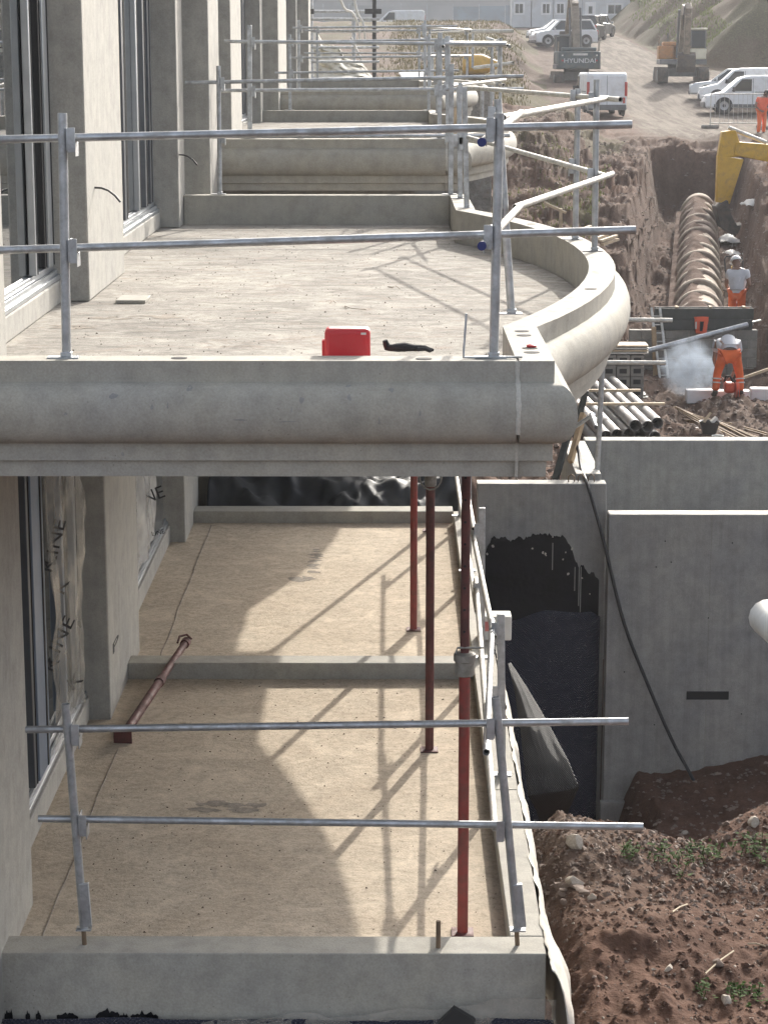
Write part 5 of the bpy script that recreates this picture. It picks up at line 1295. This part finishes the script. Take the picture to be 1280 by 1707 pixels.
excavator('dark teal excavator seen from behind, boom raised, white lettering on its counterweight', (W(960, 130, 121).x, 121, gz(10.2, 121)-.35), R(0), 'exc_teal', 'exc_boom',
          [(.4, 1.5), (1.8, 4.6), (4.4, 5.8)], [(3.9, 6.1), (4.5, 5.7), (7.2, 3.2)], 'HYUNDAI', None, .92)
excavator('orange excavator with pale cab roof facing the camera beside the spoil heap', (W(1134, 130, 119).x, 119, gz(15.6, 119)), R(177), 'exc_orange', 'exc_boom',
          [(.4, 1.5), (1.9, 4.0), (4.0, 3.9)], [(3.6, 4.2), (4.1, 3.8), (3.6, 1.6)], None, 'cream_paint', .95)
ya, yb_ = W(1212, 222, 66), W(1206, 340, 66)
ex, ez = 18.6, gz(18.6, 66)
dl = lambda p: (ex-p.x, p.z-ez)
excavator('yellow excavator reaching into the trench from the right, only its arm in the picture', (ex, 66, ez), R(90), 'exc_yellow', 'exc_yellow',
          [(.4, 1.5), dl(W(1330, 262, 66)), dl(W(1222, 247, 66))], [dl(W(1213, 218, 66)), dl(W(1216, 262, 66)), dl(W(1203, 338, 66))], None, None, 1.0, sw=[.42, .80, .42])

# ------------------------------------------------------------------ site cabins, fence, warehouse
YC = 188.0
xs = [W(u, 40, YC).x for u in (852, 885, 922, 1062)]
labs = ['leftmost white site cabin with a single window', 'narrow white site cabin between the two others', 'long white site cabin with a wide double window']
for k in range(3):
    x0, x1 = xs[k]+.03, xs[k+1]-.03; zb2 = gz((x0+x1)/2, YC-1)-.1
    t = thing('site_cabin', labs[k], 'cabin', ((x0+x1)/2, YC, zb2), group='white site cabins in a row')
    w2 = (x1-x0)/2
    B().box(-w2, w2, 0, 2.8, .15, 2.72).build('wall', 'cabin_white', t, bevel=.03)
    B().box(-w2-.05, w2+.05, -.08, 2.9, 2.73, 2.86).build('roof', 'roof_blue', t, bevel=.02)
    B().box(-w2+.1, w2-.1, .1, 2.7, -.3, .149).build('plinth', 'exc_grey', t)
    def win(cx, w_, z0=1.35, h_=.75, two=True):
        f = B().box(cx-w_/2-.12, cx+w_/2+.12, -.03, .001, z0-.14, z0+h_+.14).build('window', 'white_paint', t)
        for s in ((-1, 1) if two else (0,)):
            B().box(cx+(s*w_/4)-(w_/4 if two else w_/2)+.03, cx+(s*w_/4)+(w_/4 if two else w_/2)-.03, -.045, -.031, z0, z0+h_).build('pane', 'car_glass', f)
    for i in range(1, int(w2*2/2.4)): B().box(-w2+2.4*i-.02, -w2+2.4*i+.02, -.012, .001, .2, 2.7).build('panel_joint', 'fence_panel', t)
    if k == 0: win(-.2, .7)
    elif k == 1: win(.3, .6)
    else:
        win(1.6, 1.15, 1.3, .72); win(-3.0, .6)
        d_ = B().box(-.9, -.0, -.03, .001, .2, 2.25).build('door', 'white_paint', t); B().box(-.6, -.3, -.045, -.031, 1.3, 1.9).build('door_light', 'car_glass', d_)
fz = gz(4, 205)
t = thing('boundary_fence', 'blue-grey sheet fence along the far edge of the site', 'fence', (0, 205, fz))
for k in range(20):
    x = -16+2.4*k
    if x > 11: break
    B().box(x, x+2.36, -.03, .03, -.3, 1.75+.05*(k % 3)).build('panel', 'fence_panel' if k > 7 and k != 8 else 'warehouse', t)
    B().box(x-.06, x+.02, -.08, .08, -.3, 2.0).build('post', 'galvanised', t)
t = thing('warehouse', 'long pale grey building far behind the cabins', 'building', (10, 232, 10))
B().box(-45, 55, 0, 20, -1, 8.5).build('wall', 'warehouse', t)
for k in range(8):
    x = 8+3.1*k
    f = B().box(x, x+2.5, -.06, .001, 1.9, 3.0).build('window', 'cabin_white', t)
    for j in range(2): B().box(x+.1+1.2*j, x+1.15+1.2*j, -.08, -.061, 2.0, 2.9).build('pane', 'roof_blue', f)
B().box(-45, 55, -.15, .001, 3.4, 3.6).build('band', 'cabin_white', t)
t = thing('boundary_wall', 'low pale wall under the far warehouse, right of the cabins', 'wall', (24, 206, 9.9))
B().box(-3.0, 12, 0, .25, 0, 1.9).build('wall_panel', 'cabin_white', t, bevel=.02); B().box(-3.05, 12.05, -.04, .29, 1.901, 2.0).build('coping', 'white_paint', t)
# mesh fence by the right picture edge
for k in range(2):
    xa, xb = 12.72+k*2.3, 12.72+k*2.3+2.2; yy = 88-.6*k; zf = gz(xa, yy)
    t = thing('mesh_fence', ['left panel of the wire mesh site fence with its block feet', 'right panel of the wire mesh site fence, sloping top'][k], 'fence', (xa, yy, zf), group='wire mesh site fence panels')
    zt = 1.35-.25*k
    for x in (0, 2.2): B().tube((x, 0, .05), (x, 0, zt), .025).build('post', 'galvanised_sunlit', t, smooth=50)
    B().tube((0, 0, zt), (2.2, 0, zt-.2*k), .022).build('top_rail', 'galvanised_sunlit', t, smooth=50); B().tube((0, 0, .2), (2.2, 0, .2), .022).build('bottom_rail', 'galvanised_sunlit', t, smooth=50)
    for i in range(1, 12): B().tube((2.2*i/12, 0, .2), (2.2*i/12, 0, zt-.02-.016*i*k), .008, n=5).build('wire', 'galvanised_sunlit', t)
    for x in (0, 2.2): B().box(x-.35, x+.35, -.12, .12, 0, .13).build('foot', 'block_concrete', t, bevel=.03)

# ------------------------------------------------------------------ scaffold tower and sheeted heap by the far block
t = thing('foundation_slab', 'bare concrete foundation beyond the third block, carrying the scaffold tower', 'foundation', (-1, 56, 5))
B().box(-6.5, 2.3, 50.6, 63, 4.0, 7.22).build('slab', 'slab_screed', t, world=True, bevel=.02)
B().box(-6.5, 1.2, 50.45, 50.595, 4.0, 7.36).build('kerb', 'ledge_concrete', t, world=True, bevel=.01)
YS = 53.0
t = thing('scaffold_tower', 'tall tube scaffold tower behind the row of balconies', 'scaffold', W(560, 140, YS))
for u, yo in ((500, 0), (517, 0), (624, 0), (590, 3), (505, 3)):
    p = W(u, 140, YS+yo); B().tube(V((p.x, YS+yo, 7.225)), V((p.x, YS+yo, 13.0)), .05 if u != 517 else .09, n=8).build('standard', 'galvanised' if u != 624 else 'steel_dark', t, world=True, smooth=50)
for v in (19, 32, 52, 79, 103, 131):
    p, q = W(497, v, YS-.08), W(632, v, YS-.08); B().tube(p, q, .032, n=8).build('ledger', 'galvanised', t, world=True, smooth=50)
for u, v in ((517, 19), (615, 19), (629, 19)): q = W(u, v, YS-.1); B().box(q.x-.10, q.x+.10, YS-.2, YS-.05, q.z-.06, q.z+.06).build('coupler', 'steel_dark', t, world=True, bevel=.01)
for k, P_ in enumerate(([(566, -5), (575, 15), (588, 22), (598, 45), (600, 68)], [(590, -5), (596, 22), (605, 38), (608, 60), (609, 70)], [(585, 62), (594, 82), (603, 100)])):
    tag(B().path(smooth_pts([W(u, v, YS-.6) for u, v in P_], 5), .03, 6).build('hanging_cable', 'white_sheet', None, smooth=60), ['left pale cable looping down the scaffold tower', 'right pale cable hanging down the scaffold tower', 'short pale rope low on the scaffold tower'][k], 'cable')
def heap(u, v):
    top = np.interp(u, [0, .12, .25, .33, .55, .62, .85, 1], [62, 50, 56, 74, 82, 100, 108, 131])
    uu = 497+125*u; vv = 134+(top-134)*v; p = W(uu, vv-3, YS+.6+1.6*v+.5*nz(u*6, v*6, 3))
    return tuple(p)
tag(sheet(heap, 50, 30, 'sheeted_heap', 'sheet_translucent', False, .01), 'off-white plastic sheet thrown over a stepped heap behind the scaffold', 'sheet')
for k in range(5):
    p, q = W(668+8*k, 120, 58), W(685+9*k, 146, 54); 
    tag(B().bar(p, q, .12, .06).build('white_plank', 'white_paint', None), ordn[k]+' white plank from the left in the slanted stack between the far guard rails', 'plank', 'slanted white planks')
for k, (u, v, u2, v2) in enumerate(((770, 180, 768, 230), (763, 178, 758, 228), (757, 180, 752, 226))):
    bar_thing('timber_batten', ['right', 'middle', 'left'][k]+' of three upright timber battens behind the second block', 'batten', W(u2, v2, 25.8), W(u, v, 25.9), 0, 'timber_pale', 'upright battens', (.05, .03))
p = W(800, 108, 95)
t = thing('concrete_skip', 'yellow cone-shaped drum lying among the far rails', 'drum', (p.x, 95, p.z))
B().lathe([(.35, -.75), (.45, -.6), (.45, .1), (.12, .85), (.1, .85)], (0, 0, 0), 'x', 20).build('drum', 'drum_yellow', t, smooth=40); B().lathe([(.46, -.62), (.48, -.6), (.48, -.52), (.46, -.5)], (0, 0, 0), 'x', 20).build('rim', 'rebar', t, smooth=40)
B().box(-.7, .2, -.3, .3, -1.3, -.4).build('cradle', 'steel_dark', t, bevel=.02)
for k, (u, v, u2, v2, yy) in enumerate(((722, 52, 855, 52, 56), (700, 66, 742, 70, 56), (812, 64, 850, 78, 60), (790, 113, 855, 105, 60), (700, 148, 745, 143, 40), (795, 138, 812, 148, 36))):
    q1, q2 = W(u, v, yy), W(u2, v2, yy-1)
    g = thing('scaffold_tube', ['longest pale tube lying across the posts in the far distance', 'short pale tube left of the far posts', 'short pale tube end right of the far posts', 'pale tube under the yellow drum', 'pale capped tube on the third block rail', 'thick tube end pointing right above the second block'][k], 'tube', q1, group='loose pale tubes among the far rails')
    B().pipe(q1, q2, .05 if yy > 50 else .035, .008).build('barrel', gp, g, world=True, smooth=50)
    pz = q1*.5+q2*.5
    B().tube(V((pz.x, pz.y, pz.z-.9)), pz-V((0, 0, .05)), .03, n=8).build('support', 'galvanised', g, world=True)
# dropped timbers on the bow and spoil debris beyond
for k, (u, v, u2, v2, yy) in enumerate(((1000, 405, 1028, 398, 19.5), (1002, 412, 1022, 402, 19.2), (1008, 414, 1030, 404, 18.9), (975, 392, 990, 380, 20.0))):
    p, q = W(u, v, yy), W(u2, v2, yy+.3)
for k, (u, v, u2, v2) in enumerate(((1000, 402, 1027, 393), (1003, 408, 1029, 399), (990, 399, 1012, 391), (962, 386, 985, 377))):
    pz = W(u, v, 45.5); qz = W(u2, v2, 46.2)
    tag(B().bar(pz, qz, .08, .05).build('white_plank', 'timber_pale', None), ['longer upper', 'right-hand lower', 'middle', 'leftmost'][k]+' pale plank in the heap beyond the bowed ledge', 'plank', 'planks heaped beyond the bowed ledge')
t = thing('survey_stake', 'pale wooden stake with a crosspiece on the soil beyond the bowed ledge', 'stake', W(934, 385, 44))
B().bar(W(934, 420, 44), W(934, 348, 44), .10, .06).build('upright', 'timber_pale', t, world=True); B().bar(W(906, 338, 44), W(943, 355, 44), .09, .05).build('crosspiece', 'timber_pale', t, world=True)

# ------------------------------------------------------------------ stones, twigs, weeds on the near bank
def rock_mesh(seed, mt):
    bm = bmesh.new(); bmesh.ops.create_icosphere(bm, subdivisions=2, radius=1)
    rnd = random.Random(seed+40); ax = [V((rnd.uniform(-1, 1), rnd.uniform(-1, 1), rnd.uniform(-1, 1))).normalized() for _ in range(11)]; dd = [rnd.uniform(.35, .8) for _ in ax]
    for v in bm.verts:
        for a, d_ in zip(ax, dd):
            k = v.co.dot(a)
            if k > d_: v.co -= a*(k-d_)
        v.co *= 1+.06*nz(v.co.x*3+seed, v.co.y*3+v.co.z*2)
    me = bpy.data.meshes.new('stone'); bm.to_mesh(me); bm.free(); me.shade_smooth(); me.set_sharp_from_angle(angle=R(28)); me.materials.append(M[mt]); return me
RM = [rock_mesh(k, 'stone' if k < 5 else 'stone_pale') for k in range(7)]
rk = random.Random(21)
def stone(x, y, s, mi, label, grp):
    o = bpy.data.objects.new('stone', RM[mi]); COL.objects.link(o); o.location = (x, y, gz(x, y)+s*.15); o.scale = (s, s*rk.uniform(.6, 1), s*rk.uniform(.4, .7)); o.rotation_euler = (rk.uniform(-.4, .4), rk.uniform(-.4, .4), rk.uniform(0, 6)); tag(o, label, 'stone', grp); return o
def ground_px(u, v):
    r = W(u, v, 1.0)-V((0, 0, CZ)); yy = np.arange(10.3, 23, .03)
    hit = np.nonzero(CZ+r.z*yy < ground_h(r.x*yy, yy))[0]
    k = yy[hit[0]] if len(hit) else 14.0
    return V((0, 0, CZ))+r*float(k)
named = [((1255, 1378), .08, 5, 'large pale flat stone at the top right of the soil bank'), ((957, 1475), .09, 6, 'pale flat stone beside the geotextile halfway down the bank'), ((1195, 1610), .075, 1, 'big grey boulder near the bottom right among weeds'), ((1210, 1670), .06, 5, 'pale angular stone below the big grey boulder'), ((1115, 1618), .05, 6, 'small white upright stone in the middle of the bare soil'), ((985, 1500), .055, 6, 'thin pale upright stone beside the dark stone cluster'), ((960, 1412), .10, 5, 'long slab-like stone on the upper left of the bank'), ((1140, 1392), .06, 5, 'pale stone on the lit crest of the bank')]
for (u, v), s, mi, lb in named:
    p = ground_px(u, v); stone(p.x, p.y, s, mi, lb, None)
for k in range(9):
    p = ground_px(945+rk.uniform(-18, 26), 1492+rk.uniform(-16, 16)); stone(p.x, p.y, rk.uniform(.035, .065), rk.randrange(5), 'dark rounded stone in the cluster beside the geotextile', 'dark stones beside the geotextile')
for k in range(26):
    u = rk.uniform(930, 1275); v = 1385-(u-930)*.19+rk.uniform(-22, 45); p = ground_px(u, v)
    if p.y > 16: continue
    stone(p.x, p.y, rk.uniform(.025, .06), rk.randrange(7), 'broken stone along the rubble crest of the soil bank', 'stones along the crest of the bank')
def gravel(name, label, n, area, smin, smax, mt, seed):
    rnd = random.Random(seed); vs = []; fs = []
    base = [(1, 0, -.2), (-.5, .8, -.1), (-.6, -.7, -.1), (.1, .1, .7), (.2, -.9, .2)]
    P = [area(rnd) for _ in range(n)]; X = np.array([p[0] for p in P]); Y_ = np.array([p[1] for p in P]); Zs = ground_h(X, Y_)
    for x, y, z in zip(X, Y_, Zs):
        s = rnd.uniform(smin, smax)*rnd.random()**.6; a = rnd.uniform(0, 6.28); ca_, sa = math.cos(a), math.sin(a); i = len(vs); sz = rnd.uniform(.4, 1)
        for (bx_, by, bz) in base: vs.append((x+s*(bx_*ca_-by*sa), y+s*(bx_*sa+by*ca_), z+s*bz*sz+s*.15))
        fs += [(i, i+1, i+3), (i+1, i+2, i+3), (i+2, i+4, i+3), (i+4, i, i+3), (i, i+4, i+2, i+1)]
    b = B(); b.v = vs; b.f = fs; o = stuff(b.build(name, mt)); o['label'] = label; return o
def nearbank(r): y = r.uniform(10.3, 16.2); return (.88+r.random()*(y*.185-.7), y)
gravel('loose_gravel', 'small dark stones and clods strewn over the soil bank', 1300, nearbank, .006, .022, 'stone', 1)
gravel('soil_clods', 'crumbly red soil clods over the near bank', 2200, nearbank, .006, .045, 'soil', 5)
gravel('pale_chips', 'pale stone chips scattered on the soil bank', 260, nearbank, .006, .02, 'stone_pale', 2)
gravel('pale_chips', 'patch of white shell-like chips beside the terrace corner', 260, lambda r: (.98+.3*r.random()+.08*r.gauss(0, 1), 11.35+.12*r.gauss(0, 1)), .006, .02, 'stone_pale', 3)
gravel('rubble', 'stony rubble strewn along the lit crest of the bank', 2600, lambda r: (.9+r.random()*2.2, 14.3+r.gauss(0, .55)), .008, .04, 'stone', 4)
gravel('site_rubble', 'clods and stones over the trench banks and the site floor', 18000, lambda r: (lambda y: (y*r.uniform(.05, .2), y))(24.5*math.exp(r.random()*1.15)), .02, .09, 'stone', 6)
for me_ in ('soil_clods',):
    md = bpy.data.objects[me_].data; c_ = md.color_attributes.new('zone', 'FLOAT_COLOR', 'POINT'); c_.data.foreach_set('color', np.tile([.12, 0, 0, 1], len(md.vertices)).astype(np.float32))
for k, (u, v, u2, v2, lb) in enumerate(((1175, 1628, 1222, 1590, 'dry pale twig lying slantwise on the bare soil'), (1245, 1578, 1275, 1582, 'short dark stick near the right edge of the soil bank'), (1120, 1525, 1145, 1512, 'thin dry straw in the middle of the soil bank'))):
    p, q = ground_px(u, v), ground_px(u2, v2); m_ = (p+q)/2+V((0, 0, .03)); tag(B().path([p+V((0, 0, .02)), m_, q+V((0, 0, .02))], .005, 5).build('twig', 'twig'), lb, 'twig')
def crumbs(name, label, n, x0, x1, y0, y1, z, mt, seed):
    rnd = random.Random(seed); vs = []; fs = []
    for k in range(n):
        x, y = rnd.uniform(x0, x1), y0+(y1-y0)*rnd.random(); s_ = rnd.uniform(.003, .012)*rnd.random()**.5; i = len(vs)
        vs += [(x+s_*rnd.uniform(-1, 1), y+s_*rnd.uniform(-1, 1), z) for _ in range(3)] + [(x, y, z+s_*.8)]; fs += [(i, i+1, i+3), (i+1, i+2, i+3), (i+2, i, i+3)]
    b = B(); b.v = vs; b.f = fs; o = stuff(b.build(name, mt)); o['label'] = label
crumbs('slab_crumbs', 'dark crumbs scattered over the upper balcony slab', 1200, -2.1, .55, 10.5, 22.2, 6.2705, 'stone', 3)
crumbs('slab_crumbs', 'pale crumbs scattered over the upper balcony slab', 700, -2.1, .55, 10.5, 22.2, 6.2705, 'mortar', 4)
crumbs('slab_crumbs', 'crumbs scattered over the lower terrace', 900, -1.9, .6, 10.9, 16.1, 3.2405, 'stone', 5)
rw = random.Random(8)
for k, (u, v, lb) in enumerate(((578, 515, 'curled tie wire on the upper slab behind the red case'), (560, 505, 'short tie wire on the upper slab right of the middle'), (655, 480, 'small tie wire near the shadow of the guard rail'))):
    r_ = W(u, v, 1.0)-V((0, 0, CZ)); kk = (6.275-CZ)/r_.z; p = V((r_.x*kk, r_.y*kk, 6.275)); P_ = [p]
    for j in range(4): p = p+V((rw.uniform(-.05, .09), rw.uniform(-.18, .18), 0)); P_.append(V((p.x, p.y, 6.275+rw.uniform(0, .012))))
    tag(B().path(smooth_pts(P_, 4), .002, 5).build('tie_wire', 'rebar'), lb, 'wire')
def weed(u, v, rad, n, label, yy=None, mat='weed_leaf', ls=.035):
    p = ground_px(u, v); t = thing('weed_clump', label, 'plant', (p.x, p.y, p.z), group='weeds on the soil bank'); rnd = random.Random(u); vs = []; fs = []; sb = B()
    for k in range(n):
        a = rnd.uniform(0, 6.28); rr = rad*math.sqrt(rnd.random()); x, y = p.x+rr*math.cos(a), p.y+rr*math.sin(a)*1.3; z = gz(x, y)
        h = rnd.uniform(.03, .10)*(1-.4*rr/rad); top = V((x+rnd.uniform(-.03, .03), y+rnd.uniform(-.03, .03), z+h))
        if k % 3 == 0: sb.path([(x, y, z-.01), top], .0025, 4, False)
        for j in range(3):
            b_ = rnd.uniform(0, 6.28); d = V((math.cos(b_), math.sin(b_), rnd.uniform(-.2, .6)))*ls*rnd.uniform(.6, 1.2); s = V((-d.y, d.x, rnd.uniform(-.01, .01)))*.38; c0 = top+V((0, 0, rnd.uniform(-.04, 0))); i = len(vs)
            vs += [c0, c0+d*.5+s, c0+d, c0+d*.5-s]; fs.append((i, i+1, i+2, i+3))
    b = B(); b.v = [tuple(x) for x in vs]; b.f = fs; b.build('leaves', mat, t, world=True); stuff(sb.build('stems', mat, t, world=True))
weed(1125, 1442, .22, 50, 'bright green low weeds spreading below the crest of the bank')
weed(1170, 1428, .13, 45, 'green weed patch just left of the right-hand weeds')
weed(1262, 1420, .18, 70, 'denser green weeds at the right picture edge')
weed(1050, 1428, .09, 25, 'small green weed tuft on the left part of the bank')
weed(1240, 1665, .11, 40, 'dark green weeds beside the grey boulder at bottom right')
weed(1170, 1660, .06, 15, 'tiny weed sprigs left of the grey boulder')
def grass(name, label, n, area, h0, h1, mat, seed):
    rnd = random.Random(seed); P = [area(rnd) for _ in range(n)]; X = np.array([p[0] for p in P]); Y_ = np.array([p[1] for p in P]); Zs = ground_h(X, Y_); vs = []; fs = []
    for x, y, z in zip(X, Y_, Zs):
        for j in range(4):
            a = rnd.uniform(0, 6.28); h = rnd.uniform(h0, h1); w_ = h*.16; i = len(vs); dx, dy = math.cos(a), math.sin(a); ln = rnd.uniform(-.4, .4)*h
            vs += [(x-dx*w_, y-dy*w_, z-.02), (x+dx*w_, y+dy*w_, z-.02), (x+ln*dy+dx*w_*.2, y-ln*dx, z+h)]; fs.append((i, i+1, i+2))
    b = B(); b.v = vs; b.f = fs; o = stuff(b.build(name, mat)); o['label'] = label
def ga(x0, x1, y0, y1): return lambda r: (lambda f: (x0+(x1-x0)*r.random(), y0+(y1-y0)*f))(r.random())
grass('dry_grass', 'dry yellow-green grass over the rough bank left of the track', 9000, lambda r: (lambda y: (r.uniform(.5, 6.9+.05*(y-110))-abs(r.gauss(0, .6)), y))(r.uniform(86, 175)), .05, .2, 'dry_grass', 1)
gravel('shade_rubble', 'clods and stones on the shaded heap at the wall foot', 900, lambda r: (r.uniform(2.3, 4.2), r.uniform(17, 21)), .01, .05, 'stone', 16)
grass('dry_grass', 'dry grass in front of the far fence', 4000, ga(-4, 10, 165, 204), .08, .25, 'dry_grass', 2)
grass('green_grass', 'green grass strip in front of the low wall right of the cabins', 3500, ga(20, 34, 178, 203), .12, .45, 'green_grass', 3)
grass('green_grass', 'grass along the ridge of the spoil heap', 2500, lambda r: (lambda y: (18+(y-132)*.02+r.random()*5*(1 if y > 145 else .5), y))(r.uniform(134, 178)), .06, .22, 'green_grass', 4)
grass('green_grass', 'green weeds on the spoil slope beyond the bowed ledge', 1500, lambda r: (lambda y: (pipe_x(y)-2.6-abs(r.gauss(0, 1.2)), y))(r.uniform(50, 66)), .03, .10, 'green_grass', 5)

# ------------------------------------------------------------------ smoke from the saw, haze
def volume(name, dens_nodes):
    m = bpy.data.materials.new(name); m.use_nodes = True; nt = m.node_tree; nt.nodes.clear(); M[name] = m
    out = N(nt, 'ShaderNodeOutputMaterial'); pv = N(nt, 'ShaderNodeVolumePrincipled'); nt.links.new(pv.outputs[0], out.inputs['Volume']); dens_nodes(nt, pv); return m
def smk(nt, pv):
    pv.inputs['Color'].default_value = (.74, .85, 1, 1); pv.inputs['Anisotropy'].default_value = .1
    tc = N(nt, 'ShaderNodeTexCoord'); ln = N(nt, 'ShaderNodeVectorMath', operation='LENGTH'); nt.links.new(tc.outputs['Object'], ln.inputs[0])
    nn = noise(nt, tc.outputs['Object'], 2.2, 4, .6, .6)
    a = N(nt, 'ShaderNodeMapRange'); a.inputs[1].default_value = 1.0; a.inputs[2].default_value = .1; a.inputs[3].default_value = 0; a.inputs[4].default_value = 1; nt.links.new(ln.outputs['Value'], a.inputs[0])
    b = N(nt, 'ShaderNodeMapRange'); b.inputs[1].default_value = .38; b.inputs[2].default_value = .7; nt.links.new(nn, b.inputs[0])
    m = N(nt, 'ShaderNodeMath', operation='MULTIPLY'); nt.links.new(a.outputs[0], m.inputs[0]); nt.links.new(b.outputs[0], m.inputs[1])
    k = N(nt, 'ShaderNodeMath', operation='MULTIPLY'); k.inputs[1].default_value = 7.0; nt.links.new(m.outputs[0], k.inputs[0]); nt.links.new(k.outputs[0], pv.inputs['Density'])
volume('smoke_volume', smk)
bm = bmesh.new(); bmesh.ops.create_icosphere(bm, subdivisions=4, radius=1)
me = bpy.data.meshes.new('smoke'); bm.to_mesh(me); bm.free(); me.materials.append(M['smoke_volume'])
o = bpy.data.objects.new('smoke', me); COL.objects.link(o); pz = W(1150, 612, 41.6); o.location = (pz.x, 41.6, pz.z-.05); o.scale = (.62, .6, .66); stuff(o); o['label'] = 'pale blue dust smoke drifting from the saw in front of the headwall'
HAZE = 0.0004
def hz(nt, pv):
    pv.inputs['Color'].default_value = (.93, .95, 1, 1); pv.inputs['Density'].default_value = HAZE; pv.inputs['Anisotropy'].default_value = .35
if HAZE > 0:
    volume('haze_volume', hz)
    hzo = stuff(B().box(-2800, 2800, -60, 930, -3, 26).build('haze', 'haze_volume')); hzo['label'] = 'thin bright haze over the site'
